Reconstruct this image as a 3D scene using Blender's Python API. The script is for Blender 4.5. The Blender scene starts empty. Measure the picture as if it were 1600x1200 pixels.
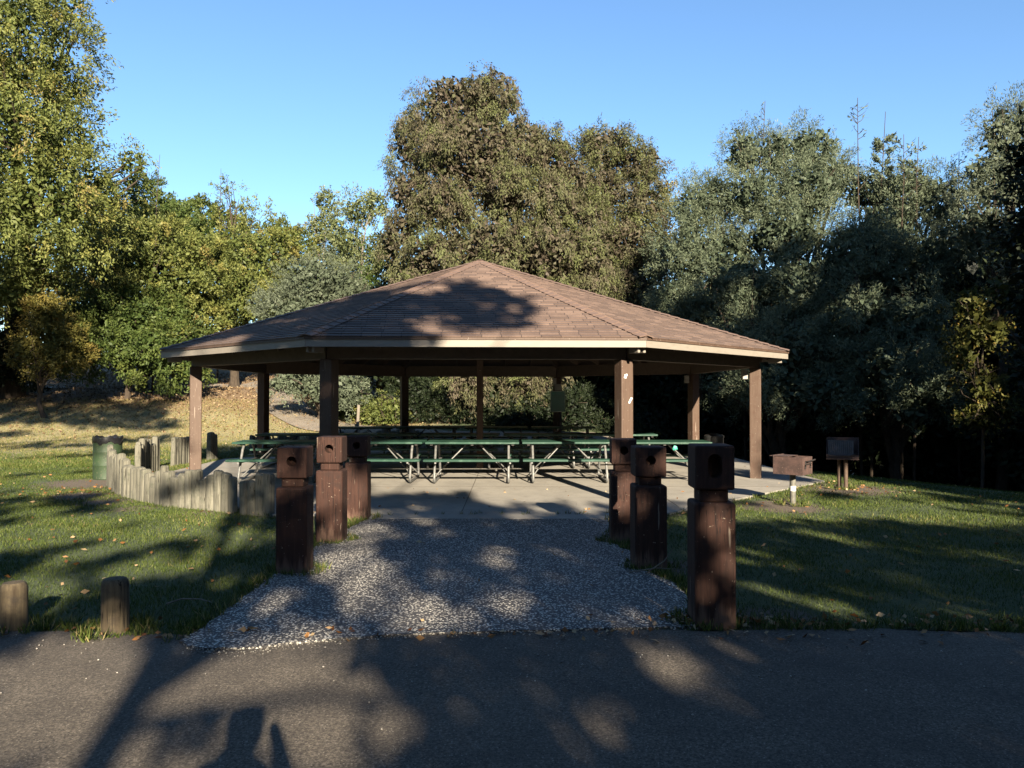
import bpy, bmesh, math
import numpy as np
from mathutils import Vector, Matrix

R = math.radians
SC = bpy.context.scene
COL = SC.collection
rng = np.random.default_rng(11)

# ------------------------------------------------------------------ camera
CAM_H = 1.70
cam_d = bpy.data.cameras.new("camera")
cam = bpy.data.objects.new("camera", cam_d)
COL.objects.link(cam)
cam.location = (0, 0, CAM_H)
cam.rotation_euler = (R(90 + 0.86), 0, 0)
cam_d.sensor_width = 36.0
cam_d.lens = 27.0
cam_d.clip_start = 0.05
cam_d.clip_end = 2000
SC.camera = cam

# ------------------------------------------------------------------ sky, sun
AZ, EL = R(15.0), R(21.0)                 # the sun stands behind the camera, a little to the right
SUN = Vector((math.sin(AZ) * math.cos(EL), -math.cos(AZ) * math.cos(EL), math.sin(EL)))
world = bpy.data.worlds.new("World")
SC.world = world
world.use_nodes = True
wn = world.node_tree
bg = wn.nodes["Background"]
sky = wn.nodes.new("ShaderNodeTexSky")
sky.sky_type = 'NISHITA'
sky.sun_disc = False
sky.sun_elevation = EL
sky.sun_rotation = math.pi - AZ
sky.altitude = 50
sky.air_density = 1.15
sky.dust_density = 0.1
sky.ozone_density = 1.6
tint = wn.nodes.new("ShaderNodeMix")
tint.data_type = 'RGBA'
tint.blend_type = 'MULTIPLY'
tint.inputs[0].default_value = 1.0
tint.inputs[7].default_value = (0.615, 0.785, 0.97, 1)
wn.links.new(sky.outputs[0], tint.inputs[6])
wn.links.new(tint.outputs[2], bg.inputs[0])
bg.inputs[1].default_value = 0.0508
sun_d = bpy.data.lights.new("sun", 'SUN')
sun_d.energy = 5.0
sun_d.angle = R(0.55)
sun_d.color = (1.0, 0.87, 0.68)
sun_o = bpy.data.objects.new("sun", sun_d)
COL.objects.link(sun_o)
sun_o.rotation_euler = SUN.to_track_quat('Z', 'Y').to_euler()
SC.view_settings.view_transform = 'Standard'
SC.view_settings.look = 'None'
SC.view_settings.gamma = 1.0
SC.view_settings.exposure = 2.30
SC.cycles.max_bounces = 5
SC.cycles.diffuse_bounces = 3
SC.cycles.use_denoising = True

# ------------------------------------------------------------------ material helpers
def new_mat(name):
    m = bpy.data.materials.new(name)
    m.use_nodes = True
    nt = m.node_tree
    b = nt.nodes["Principled BSDF"]
    b.inputs["Roughness"].default_value = 0.8
    return m, nt, b

def N(nt, kind, **kw):
    n = nt.nodes.new(kind)
    for k, v in kw.items():
        if hasattr(n, k):
            setattr(n, k, v)
        else:
            n.inputs[k].default_value = v
    return n

def ramp(nt, src, stops, interp='LINEAR'):
    r = nt.nodes.new("ShaderNodeValToRGB")
    r.color_ramp.interpolation = interp
    e = r.color_ramp.elements
    while len(e) > 1:
        e.remove(e[-1])
    e[0].position = stops[0][0]
    e[0].color = tuple(stops[0][1]) + (1,)
    for p, c in stops[1:]:
        x = e.new(p)
        x.color = tuple(c) + (1,)
    nt.links.new(src, r.inputs[0])
    return r.outputs[0]

def g(v):
    return (v, v, v)

def coords(nt, scale=(1, 1, 1), out="Object"):
    tc = nt.nodes.new("ShaderNodeTexCoord")
    mp = nt.nodes.new("ShaderNodeMapping")
    mp.inputs["Scale"].default_value = scale
    nt.links.new(tc.outputs[out], mp.inputs[0])
    return mp.outputs[0]

def noise(nt, vec, scale, detail=4, rough=0.55):
    n = N(nt, "ShaderNodeTexNoise")
    n.inputs["Scale"].default_value = scale
    n.inputs["Detail"].default_value = detail
    n.inputs["Roughness"].default_value = rough
    nt.links.new(vec, n.inputs["Vector"])
    return n.outputs["Fac"]

def mix(nt, fac, a, b, mode='MIX'):
    m = nt.nodes.new("ShaderNodeMix")
    m.data_type = 'RGBA'
    m.blend_type = mode
    for s, v in ((m.inputs[0], fac), (m.inputs[6], a), (m.inputs[7], b)):
        if isinstance(v, (int, float)):
            s.default_value = v
        elif isinstance(v, tuple):
            s.default_value = v + (1,) if len(v) == 3 else v
        else:
            nt.links.new(v, s)
    return m.outputs[2]

def bump(nt, b, h, strength=0.5, dist=0.01):
    bn = nt.nodes.new("ShaderNodeBump")
    bn.inputs["Strength"].default_value = strength
    bn.inputs["Distance"].default_value = dist
    nt.links.new(h, bn.inputs["Height"])
    nt.links.new(bn.outputs[0], b.inputs["Normal"])

def attr(nt, name):
    a = nt.nodes.new("ShaderNodeAttribute")
    a.attribute_name = name
    return a.outputs["Fac"]

def math_n(nt, op, a, b=0.0):
    m = nt.nodes.new("ShaderNodeMath")
    m.operation = op
    for s, v in ((m.inputs[0], a), (m.inputs[1], b)):
        if isinstance(v, (int, float)):
            s.default_value = v
        else:
            nt.links.new(v, s)
    return m.outputs[0]

def wood_mat(name, dark, mid, light, grain=(14, 14, 0.9), speck=None, rough=0.85, stain=None, bstr=0.6, split=False, worn=None):
    m, nt, b = new_mat(name)
    oi = nt.nodes.new("ShaderNodeObjectInfo")
    tc = nt.nodes.new("ShaderNodeTexCoord")
    add = nt.nodes.new("ShaderNodeVectorMath")
    add.operation = 'ADD'
    sc = nt.nodes.new("ShaderNodeVectorMath")
    sc.operation = 'SCALE'
    sc.inputs["Scale"].default_value = 1.0
    nt.links.new(oi.outputs["Location"], sc.inputs[0])
    nt.links.new(tc.outputs["Object"], add.inputs[0])
    nt.links.new(sc.outputs[0], add.inputs[1])
    mp = nt.nodes.new("ShaderNodeMapping")
    mp.inputs["Scale"].default_value = grain
    nt.links.new(add.outputs[0], mp.inputs[0])
    f = noise(nt, mp.outputs[0], 3.0, 6, 0.65)
    c = ramp(nt, f, [(0.25, dark), (0.5, mid), (0.78, light)])
    big = noise(nt, add.outputs[0], 2.3, 3, 0.5)
    c = mix(nt, math_n(nt, 'MULTIPLY', big, 0.5), c, dark)
    if stain:
        st = noise(nt, add.outputs[0], 5.5, 5, 0.7)
        c = mix(nt, ramp(nt, st, [(0.52, g(0)), (0.66, g(0.75))]), c, stain)
    if speck:
        sp = noise(nt, add.outputs[0], 38, 3, 0.6)
        c = mix(nt, ramp(nt, sp, [(0.69, g(0)), (0.715, g(1))]), c, speck)
        sp2 = noise(nt, mp.outputs[0], 2.2, 2, 0.5)
        c = mix(nt, ramp(nt, sp2, [(0.71, g(0)), (0.735, g(0.6))]), c, speck)
    if worn:
        sp_ = nt.nodes.new("ShaderNodeSeparateXYZ")
        nt.links.new(tc.outputs["Object"], sp_.inputs[0])
        edge_ = math_n(nt, 'ADD', sp_.outputs[2], math_n(nt, 'MULTIPLY', math_n(nt, 'SUBTRACT', noise(nt, mp.outputs[0], 1.2, 4, 0.7), 0.5), 0.55))
        c = mix(nt, ramp(nt, edge_, [(0.05, g(0.9)), (0.16, g(0.0))]), c, worn)
        chip = noise(nt, add.outputs[0], 13, 5, 0.75)
        c = mix(nt, ramp(nt, chip, [(0.66, g(0)), (0.69, g(0.55))]), c, worn)
    if split:
        mp2 = nt.nodes.new("ShaderNodeMapping")
        mp2.inputs["Scale"].default_value = (13, 13, 0.55)
        nt.links.new(add.outputs[0], mp2.inputs[0])
        cr = noise(nt, mp2.outputs[0], 1.6, 3, 0.5)
        near_ = math_n(nt, 'ABSOLUTE', math_n(nt, 'SUBTRACT', cr, 0.5))
        crk = math_n(nt, 'MULTIPLY', ramp(nt, near_, [(0.004, g(1)), (0.014, g(0))]), ramp(nt, noise(nt, add.outputs[0], 3.1, 2), [(0.47, g(0)), (0.54, g(1))]))
        c = mix(nt, math_n(nt, 'MULTIPLY', crk, 0.85), c, (0.008, 0.005, 0.004))
        f = math_n(nt, 'SUBTRACT', f, math_n(nt, 'MULTIPLY', crk, 1.2))
    nt.links.new(c, b.inputs["Base Color"])
    b.inputs["Roughness"].default_value = rough
    b.inputs["Specular IOR Level"].default_value = 0.25
    bump(nt, b, f, bstr, 0.006)
    return m

M = {}
M['post'] = wood_mat("brown_stained_timber", (0.020, 0.0075, 0.005), (0.050, 0.019, 0.011), (0.088, 0.036, 0.022),
                     speck=(0.36, 0.29, 0.22), rough=0.8, stain=(0.03, 0.014, 0.010), split=True, worn=(0.17, 0.10, 0.07))
M['column'] = wood_mat("painted_brown_column", (0.078, 0.048, 0.033), (0.112, 0.071, 0.049), (0.140, 0.090, 0.064),
                       speck=(0.5, 0.42, 0.34), rough=0.6, stain=(0.085, 0.046, 0.030), bstr=0.3)
M['beam'] = wood_mat("brown_beam", (0.12, 0.085, 0.062), (0.17, 0.125, 0.095), (0.20, 0.15, 0.115), grain=(3, 3, 3), rough=0.7, bstr=0.2)
M['fascia'] = wood_mat("beige_fascia", (0.25, 0.22, 0.18), (0.305, 0.27, 0.225), (0.335, 0.30, 0.25), grain=(2, 2, 8), rough=0.6, bstr=0.15)
M['ceiling'] = wood_mat("ceiling_board", (0.13, 0.095, 0.07), (0.17, 0.125, 0.095), (0.2, 0.15, 0.12), grain=(2, 12, 2), rough=0.8, bstr=0.3)
M['picket'] = wood_mat("weathered_log", (0.085, 0.08, 0.06), (0.205, 0.195, 0.15), (0.33, 0.31, 0.25), grain=(16, 16, 1.0), rough=0.95, stain=(0.10, 0.105, 0.075), split=True)
M['stump'] = wood_mat("weathered_round_post", (0.07, 0.05, 0.032), (0.16, 0.125, 0.075), (0.27, 0.215, 0.13), grain=(14, 14, 0.9), rough=0.95, stain=(0.06, 0.05, 0.04), split=True)
M['bark'] = wood_mat("bark", (0.030, 0.022, 0.016), (0.080, 0.060, 0.042), (0.15, 0.115, 0.085), grain=(5, 5, 1.2), rough=0.95, bstr=1.0)
M['pale_bark'] = wood_mat("pale_bark", (0.12, 0.10, 0.075), (0.22, 0.19, 0.15), (0.35, 0.31, 0.26), grain=(5, 5, 1.2), rough=0.95, bstr=1.0)
M['table'] = wood_mat("green_painted_plank", (0.012, 0.046, 0.030), (0.020, 0.070, 0.046), (0.040, 0.110, 0.074), grain=(1.0, 14, 8),
                      speck=(0.16, 0.22, 0.17), rough=0.45, stain=(0.07, 0.14, 0.10), bstr=0.25)

def metal_mat(name, c1, c2, rough=0.5, metallic=0.6, sc=9.0, speck=None):
    m, nt, b = new_mat(name)
    v = coords(nt)
    f = noise(nt, v, sc, 6, 0.7)
    c = ramp(nt, f, [(0.35, c1), (0.65, c2)])
    if speck:
        c = mix(nt, ramp(nt, noise(nt, v, 45, 3), [(0.62, g(0)), (0.66, g(1))]), c, speck)
    nt.links.new(c, b.inputs["Base Color"])
    b.inputs["Roughness"].default_value = rough
    b.inputs["Metallic"].default_value = metallic
    bump(nt, b, f, 0.25, 0.004)
    return m

M['galv'] = metal_mat("galvanised_tube", (0.13, 0.13, 0.125), (0.26, 0.26, 0.245), 0.6, 0.35, 14)
M['rust'] = metal_mat("rusty_steel", (0.045, 0.024, 0.019), (0.105, 0.056, 0.044), 0.8, 0.1, 8, (0.16, 0.10, 0.08))
M['dark_steel'] = metal_mat("sooty_steel", (0.02, 0.017, 0.016), (0.06, 0.05, 0.045), 0.6, 0.4, 9)
M['pole_grey'] = metal_mat("grey_green_pipe", (0.10, 0.10, 0.085), (0.20, 0.19, 0.15), 0.7, 0.1, 9, (0.12, 0.09, 0.06))
M['old_grate'] = metal_mat('old_grate_steel', (0.07, 0.058, 0.05), (0.15, 0.125, 0.11), 0.8, 0.1, 10)
M['rust_pole'] = metal_mat("rusty_pipe", (0.06, 0.035, 0.022), (0.13, 0.08, 0.05), 0.8, 0.1, 10)
M['barrel'] = metal_mat("green_drum_paint", (0.012, 0.032, 0.008), (0.022, 0.052, 0.013), 0.7, 0.0, 5, (0.13, 0.11, 0.07))
M['bag'] = metal_mat("black_plastic_bag", (0.012, 0.012, 0.014), (0.02, 0.02, 0.022), 0.25, 0.0, 9)
M['black_drum'] = metal_mat("black_drum_paint", (0.02, 0.02, 0.02), (0.045, 0.045, 0.045), 0.4, 0.2, 6)
M['white'] = metal_mat("white_sticker", (0.7, 0.69, 0.65), (0.78, 0.77, 0.74), 0.6, 0.0, 6)
M['box_grey'] = metal_mat("grey_metal_box", (0.28, 0.26, 0.23), (0.38, 0.36, 0.32), 0.6, 0.1, 6)
M['sign_green'] = metal_mat("green_sign_face", (0.010, 0.12, 0.085), (0.014, 0.15, 0.105), 0.4, 0.0, 3)
M['sign_trim'] = metal_mat("pale_sign_trim", (0.35, 0.42, 0.38), (0.42, 0.5, 0.45), 0.5, 0.0, 3)
M['teal'] = metal_mat("teal_paper", (0.04, 0.36, 0.25), (0.05, 0.45, 0.32), 0.6, 0.0, 20)

def mk_shingle():
    m, nt, b = new_mat("brown_asphalt_shingle")
    uv = coords(nt, out="UV")
    br = nt.nodes.new("ShaderNodeTexBrick")
    br.offset = 0.5
    br.inputs["Scale"].default_value = 1.0
    br.inputs["Brick Width"].default_value = 0.30
    br.inputs["Row Height"].default_value = 0.141
    br.inputs["Mortar Size"].default_value = 0.006
    br.inputs["Bias"].default_value = 0.0
    br.inputs["Color1"].default_value = (0, 0, 0, 1)
    br.inputs["Color2"].default_value = (1, 1, 1, 1)
    br.inputs["Mortar"].default_value = (0, 0, 0, 1)
    # shift each course by a noise of its row so the tabs do not line up
    sep = nt.nodes.new("ShaderNodeSeparateXYZ")
    nt.links.new(uv, sep.inputs[0])
    row = math_n(nt, 'FLOOR', math_n(nt, 'DIVIDE', sep.outputs[1], 0.141))
    wnz = nt.nodes.new("ShaderNodeTexWhiteNoise")
    wnz.noise_dimensions = '1D'
    nt.links.new(row, wnz.inputs["W"])
    comb = nt.nodes.new("ShaderNodeCombineXYZ")
    nt.links.new(math_n(nt, 'ADD', sep.outputs[0], wnz.outputs["Value"]), comb.inputs[0])
    nt.links.new(sep.outputs[1], comb.inputs[1])
    nt.links.new(comb.outputs[0], br.inputs["Vector"])
    c = ramp(nt, br.outputs["Color"], [(0, (0.080, 0.050, 0.036)), (0.45, (0.145, 0.093, 0.067)), (1, (0.260, 0.175, 0.130))])
    gr = noise(nt, coords(nt, out="Object"), 55, 3, 0.7)
    c = mix(nt, 0.35, c, ramp(nt, gr, [(0.3, (0.07, 0.04, 0.03)), (0.7, (0.27, 0.18, 0.14))]))
    big = noise(nt, coords(nt, out="Object"), 0.7, 4, 0.6)
    c = mix(nt, ramp(nt, big, [(0.35, g(0)), (0.75, g(0.4))]), c, (0.11, 0.068, 0.052))
    st_ = noise(nt, coords(nt, (1.2, 1.2, 0.5)), 2.6, 6, 0.7)
    c = mix(nt, ramp(nt, st_, [(0.5, g(0)), (0.68, g(0.45))]), c, (0.075, 0.045, 0.036))
    c = mix(nt, br.outputs["Fac"], c, (0.03, 0.017, 0.013))
    nt.links.new(c, b.inputs["Base Color"])
    b.inputs["Roughness"].default_value = 0.9
    bump(nt, b, gr, 0.4, 0.004)
    return m
M['shingle'] = mk_shingle()

def mk_asphalt(name, tint=1.0):
    m, nt, b = new_mat(name)
    v = coords(nt)
    f1 = noise(nt, v, 62, 4, 0.9)
    c = ramp(nt, f1, [(0.33, (0.035 * tint, 0.031 * tint, 0.027 * tint)), (0.50, (0.150 * tint, 0.127 * tint, 0.100 * tint)), (0.70, (0.42 * tint, 0.355 * tint, 0.28 * tint))])
    f2 = noise(nt, v, 1.3, 6, 0.7)
    c = mix(nt, ramp(nt, f2, [(0.42, g(0.0)), (0.62, g(0.5))]), c, (0.085 * tint, 0.073 * tint, 0.062 * tint))
    f4 = noise(nt, v, 0.45, 4, 0.6)
    c = mix(nt, ramp(nt, f4, [(0.5, g(0.0)), (0.68, g(0.35))]), c, (0.22 * tint, 0.19 * tint, 0.155 * tint))
    vo = nt.nodes.new("ShaderNodeTexVoronoi")
    vo.inputs["Scale"].default_value = 62
    nt.links.new(v, vo.inputs["Vector"])
    bw = nt.nodes.new("ShaderNodeRGBToBW")
    nt.links.new(vo.outputs["Color"], bw.inputs[0])
    sp = ramp(nt, vo.outputs["Distance"], [(0.16, g(1)), (0.30, g(0))])
    sel = ramp(nt, bw.outputs[0], [(0.66, g(0)), (0.76, g(0.6))])
    c = mix(nt, math_n(nt, 'MULTIPLY', sp, sel), c, (0.48, 0.43, 0.35))
    sel2 = ramp(nt, bw.outputs[0], [(0.33, g(0.9)), (0.40, g(0.0))])
    c = mix(nt, math_n(nt, 'MULTIPLY', sp, sel2), c, (0.02, 0.018, 0.016))
    rg = noise(nt, v, 22, 3, 0.7)
    c = mix(nt, ramp(nt, rg, [(0.60, g(0)), (0.70, g(0.45))]), c, (0.05 * tint, 0.043 * tint, 0.036 * tint))
    nt.links.new(c, b.inputs["Base Color"])
    b.inputs["Roughness"].default_value = 0.9
    b.inputs["Specular IOR Level"].default_value = 0.2
    bump(nt, b, math_n(nt, 'ADD', f1, math_n(nt, 'MULTIPLY', rg, 0.5)), 0.7, 0.006)
    return m
M['asphalt'] = mk_asphalt("worn_asphalt", 0.84)

def mk_aggregate():
    m, nt, b = new_mat("exposed_aggregate")
    v = coords(nt)
    warp = N(nt, "ShaderNodeTexNoise")
    warp.inputs["Scale"].default_value = 60
    nt.links.new(v, warp.inputs["Vector"])
    vv = mix(nt, 0.012, v, warp.outputs["Color"], 'ADD')
    vo = nt.nodes.new("ShaderNodeTexVoronoi")
    vo.inputs["Scale"].default_value = 58
    nt.links.new(vv, vo.inputs["Vector"])
    bw = nt.nodes.new("ShaderNodeRGBToBW")
    nt.links.new(vo.outputs["Color"], bw.inputs[0])
    peb = ramp(nt, bw.outputs[0], [(0.34, (0.07, 0.065, 0.065)), (0.46, (0.26, 0.24, 0.21)), (0.58, (0.58, 0.53, 0.45)), (0.78, (0.90, 0.85, 0.73))])
    edge = ramp(nt, vo.outputs["Distance"], [(0.40, g(0)), (0.58, g(1))])
    c = mix(nt, edge, peb, (0.05, 0.046, 0.045))
    f = noise(nt, v, 0.9, 5, 0.6)
    c = mix(nt, ramp(nt, f, [(0.45, g(0)), (0.7, g(0.4))]), c, (0.14, 0.125, 0.105))
    nt.links.new(c, b.inputs["Base Color"])
    b.inputs["Roughness"].default_value = 0.7
    inv = math_n(nt, 'SUBTRACT', 1.0, vo.outputs["Distance"])
    bump(nt, b, inv, 1.0, 0.012)
    return m
M['aggregate'] = mk_aggregate()

def mk_concrete():
    m, nt, b = new_mat("pale_concrete")
    v = coords(nt)
    f = noise(nt, v, 0.8, 6, 0.65)
    c = ramp(nt, f, [(0.3, (0.27, 0.245, 0.20)), (0.55, (0.39, 0.355, 0.29)), (0.8, (0.46, 0.42, 0.35))])
    s = noise(nt, v, 6, 5, 0.75)
    c = mix(nt, ramp(nt, s, [(0.50, g(0)), (0.70, g(0.6))]), c, (0.22, 0.19, 0.15))
    f3 = noise(nt, v, 120, 2)
    c = mix(nt, 0.15, c, ramp(nt, f3, [(0.3, g(0.15)), (0.7, g(0.7))]))
    nt.links.new(c, b.inputs["Base Color"])
    b.inputs["Roughness"].default_value = 0.75
    bump(nt, b, f3, 0.3, 0.003)
    return m
M['concrete'] = mk_concrete()

def mk_ground():
    m, nt, b = new_mat("lawn_and_dry_ground")
    v = coords(nt)
    fine = noise(nt, v, 34, 5, 0.8)
    med = noise(nt, v, 1.7, 5, 0.65)
    green = ramp(nt, fine, [(0.30, (0.020, 0.034, 0.008)), (0.5, (0.058, 0.088, 0.020)), (0.72, (0.12, 0.16, 0.04))])
    dry = ramp(nt, fine, [(0.30, (0.14, 0.115, 0.05)), (0.5, (0.33, 0.28, 0.135)), (0.72, (0.52, 0.45, 0.24))])
    lit = ramp(nt, fine, [(0.30, (0.07, 0.04, 0.02)), (0.5, (0.23, 0.145, 0.07)), (0.72, (0.42, 0.29, 0.15))])
    d = math_n(nt, 'ADD', attr(nt, "dry"), math_n(nt, 'MULTIPLY', math_n(nt, 'SUBTRACT', med, 0.5), 0.9))
    c = mix(nt, ramp(nt, d, [(0.25, g(0)), (0.75, g(1))]), green, dry)
    l = math_n(nt, 'ADD', attr(nt, "litter"), math_n(nt, 'MULTIPLY', math_n(nt, 'SUBTRACT', med, 0.5), 0.9))
    c = mix(nt, ramp(nt, l, [(0.35, g(0)), (0.65, g(1))]), c, lit)
    soil = math_n(nt, 'ADD', attr(nt, "soil"), math_n(nt, 'MULTIPLY', math_n(nt, 'SUBTRACT', fine, 0.5), 0.9))
    c = mix(nt, ramp(nt, soil, [(0.35, g(0)), (0.6, g(1))]), c, (0.14, 0.105, 0.07))
    nt.links.new(c, b.inputs["Base Color"])
    b.inputs["Roughness"].default_value = 0.95
    bump(nt, b, fine, 1.0, 0.03)
    return m
M['ground'] = mk_ground()

def leaf_mat(name, stops, cstops=None, trans=0.28, cmix=0.5):
    """rnd = one value per leaf, clump = one per spray."""
    m = bpy.data.materials.new(name)
    m.use_nodes = True
    nt = m.node_tree
    b = nt.nodes["Principled BSDF"]
    out = nt.nodes["Material Output"]
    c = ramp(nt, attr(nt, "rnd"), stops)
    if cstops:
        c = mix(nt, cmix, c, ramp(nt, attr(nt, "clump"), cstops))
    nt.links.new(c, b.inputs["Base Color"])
    b.inputs["Roughness"].default_value = 0.55
    b.inputs["Specular IOR Level"].default_value = 0.15
    tr = nt.nodes.new("ShaderNodeBsdfTranslucent")
    nt.links.new(c, tr.inputs[0])
    mx = nt.nodes.new("ShaderNodeMixShader")
    mx.inputs[0].default_value = trans
    nt.links.new(b.outputs[0], mx.inputs[1])
    nt.links.new(tr.outputs[0], mx.inputs[2])
    nt.links.new(mx.outputs[0], out.inputs[0])
    return m

M['lf_yellowgreen'] = leaf_mat("yellow_green_leaves", [(0, (0.060, 0.088, 0.022)), (0.5, (0.185, 0.215, 0.062)), (1, (0.35, 0.355, 0.115))],
                               [(0, (0.06, 0.09, 0.022)), (0.6, (0.18, 0.20, 0.05)), (0.9, (0.29, 0.265, 0.065)), (1, (0.36, 0.24, 0.08))])
M['lf_green'] = leaf_mat("mid_green_leaves", [(0, (0.035, 0.062, 0.018)), (0.5, (0.095, 0.135, 0.038)), (1, (0.20, 0.23, 0.075))],
                         [(0, (0.04, 0.075, 0.018)), (0.7, (0.11, 0.15, 0.03)), (1, (0.17, 0.18, 0.035))])
M['lf_autumn'] = leaf_mat("orange_brown_leaves", [(0, (0.045, 0.042, 0.014)), (0.5, (0.13, 0.095, 0.030)), (1, (0.25, 0.16, 0.05))],
                          [(0, (0.06, 0.07, 0.02)), (0.6, (0.13, 0.10, 0.03)), (1, (0.22, 0.10, 0.03))])
M['lf_autumn_green'] = leaf_mat("autumn_green_leaves", [(0, (0.05, 0.06, 0.015)), (0.6, (0.13, 0.13, 0.03)), (1, (0.28, 0.17, 0.04))])
M['lf_pale'] = leaf_mat("pale_yellow_green_leaves", [(0, (0.09, 0.12, 0.045)), (0.5, (0.20, 0.23, 0.10)), (1, (0.33, 0.35, 0.17))])
M['lf_bronze'] = leaf_mat("bronze_olive_leaves", [(0, (0.07, 0.075, 0.020)), (0.5, (0.20, 0.18, 0.045)), (1, (0.36, 0.29, 0.07))],
                         [(0, (0.07, 0.08, 0.02)), (0.6, (0.16, 0.14, 0.035)), (1, (0.26, 0.15, 0.04))])
M['lf_yellow'] = leaf_mat("yellow_autumn_leaves", [(0, (0.15, 0.12, 0.02)), (0.5, (0.34, 0.25, 0.04)), (1, (0.50, 0.36, 0.06))])
M['lf_olive'] = leaf_mat("olive_brown_leaves", [(0, (0.060, 0.052, 0.036)), (0.45, (0.145, 0.128, 0.080)), (0.8, (0.18, 0.185, 0.075)), (1, (0.26, 0.28, 0.10))],
                         [(0, (0.160, 0.120, 0.092)), (0.35, (0.140, 0.125, 0.078)), (0.6, (0.125, 0.145, 0.055)), (1, (0.20, 0.245, 0.075))], cmix=0.6)
M['lf_silver'] = leaf_mat("silver_green_leaves", [(0, (0.075, 0.095, 0.060)), (0.5, (0.165, 0.195, 0.125)), (1, (0.27, 0.30, 0.20))],
                          [(0, (0.09, 0.12, 0.07)), (1, (0.22, 0.25, 0.17))])
M['lf_acacia'] = leaf_mat("grey_green_feathery_leaves", [(0, (0.058, 0.080, 0.044)), (0.5, (0.180, 0.220, 0.125)), (1, (0.39, 0.43, 0.26))],
                          [(0, (0.06, 0.09, 0.065)), (0.7, (0.15, 0.185, 0.12)), (1, (0.26, 0.29, 0.18))])
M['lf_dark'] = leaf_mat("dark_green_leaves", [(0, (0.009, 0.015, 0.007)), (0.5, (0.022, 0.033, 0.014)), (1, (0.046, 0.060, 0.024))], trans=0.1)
M['grass'] = leaf_mat("grass_blades", [(0, (0.028, 0.046, 0.009)), (0.5, (0.085, 0.125, 0.024)), (0.88, (0.17, 0.20, 0.05)), (1, (0.34, 0.28, 0.12))], trans=0.3)
M['straw'] = leaf_mat("straw_blades", [(0, (0.16, 0.13, 0.05)), (0.6, (0.36, 0.29, 0.12)), (1, (0.48, 0.40, 0.2))], trans=0.2)
M['litter'] = leaf_mat('bank_leaf_litter', [(0, (0.08, 0.045, 0.025)), (0.5, (0.22, 0.14, 0.075)), (1, (0.40, 0.31, 0.18))], trans=0.1)
M['fallen'] = leaf_mat("fallen_leaf", [(0, (0.12, 0.05, 0.02)), (0.5, (0.32, 0.15, 0.05)), (1, (0.55, 0.42, 0.25))], trans=0.1)

# ------------------------------------------------------------------ object helpers
def link(name, me, mat=None, parent=None, loc=None):
    o = bpy.data.objects.new(name, me)
    COL.objects.link(o)
    if mat is not None:
        for mm in (mat if isinstance(mat, (list, tuple)) else [mat]):
            me.materials.append(mm)
    if parent is not None:
        o.parent = parent
    if loc is not None:
        o.location = loc
    return o

def tag(o, label, cat, group=None):
    o["label"] = label
    o["category"] = cat
    if group:
        o["group"] = group
    return o

def thing(name, label, cat, loc=(0, 0, 0), rz=0.0, group=None):
    o = bpy.data.objects.new(name, None)
    o.empty_display_size = 0.2
    COL.objects.link(o)
    o.location = loc
    o.rotation_euler = (0, 0, rz)
    return tag(o, label, cat, group)

def struct(o):
    o["kind"] = "structure"
    return o

def bm_obj(name, bm, mat, parent=None, smooth=False, loc=None):
    bmesh.ops.recalc_face_normals(bm, faces=bm.faces)
    me = bpy.data.meshes.new(name)
    bm.to_mesh(me)
    bm.free()
    if smooth:
        for p in me.polygons:
            p.use_smooth = True
        me.set_sharp_from_angle(angle=R(38)) if hasattr(me, "set_sharp_from_angle") else None
    return link(name, me, mat, parent, loc)

def box(bm, c, s, rot=None, bevel=0.0, seg=2):
    r = bmesh.ops.create_cube(bm, size=1.0)
    vs = r['verts']
    mat = Matrix.Translation(c) @ (rot.to_4x4() if rot is not None else Matrix.Identity(4)) @ Matrix.Diagonal((s[0], s[1], s[2], 1))
    bmesh.ops.transform(bm, matrix=mat, verts=vs)
    if bevel > 0:
        es = list({e for v in vs for e in v.link_edges})
        bmesh.ops.bevel(bm, geom=es, offset=bevel, segments=seg, affect='EDGES', profile=0.5)

def tube(bm, pts, rad, seg=10, closed_ends=True):
    pts = [Vector(p) for p in pts]
    n = len(pts)
    if not hasattr(rad, '__len__'):
        rad = [rad] * n
    rings = []
    up = None
    for i, p in enumerate(pts):
        t = (pts[min(i + 1, n - 1)] - pts[max(i - 1, 0)])
        if t.length < 1e-7:
            t = Vector((0, 0, 1))
        t.normalize()
        if up is None:
            up = Vector((1, 0, 0)) if abs(t.x) < 0.8 else Vector((0, 1, 0))
        a = (up - t * up.dot(t))
        if a.length < 1e-5:
            a = Vector((0, 1, 0)) - t * t.y
        a.normalize()
        up = a
        b = t.cross(a)
        rings.append([bm.verts.new(p + (a * math.cos(k * 2 * math.pi / seg) + b * math.sin(k * 2 * math.pi / seg)) * rad[i]) for k in range(seg)])
    for i in range(n - 1):
        for k in range(seg):
            bm.faces.new((rings[i][k], rings[i][(k + 1) % seg], rings[i + 1][(k + 1) % seg], rings[i + 1][k]))
    if closed_ends:
        bm.faces.new(rings[0][::-1])
        bm.faces.new(rings[-1])

def lathe(bm, prof, seg=28, c=(0, 0, 0)):
    rings = []
    for r, z in prof:
        if r < 1e-5:
            rings.append([bm.verts.new((c[0], c[1], c[2] + z))])
        else:
            rings.append([bm.verts.new((c[0] + r * math.cos(k * 2 * math.pi / seg), c[1] + r * math.sin(k * 2 * math.pi / seg), c[2] + z)) for k in range(seg)])
    for a, b in zip(rings[:-1], rings[1:]):
        for k in range(seg):
            k2 = (k + 1) % seg
            if len(a) == 1 and len(b) == 1:
                continue
            if len(a) == 1:
                bm.faces.new((a[0], b[k], b[k2]))
            elif len(b) == 1:
                bm.faces.new((a[k], a[k2], b[0]))
            else:
                bm.faces.new((a[k], a[k2], b[k2], b[k]))

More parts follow.
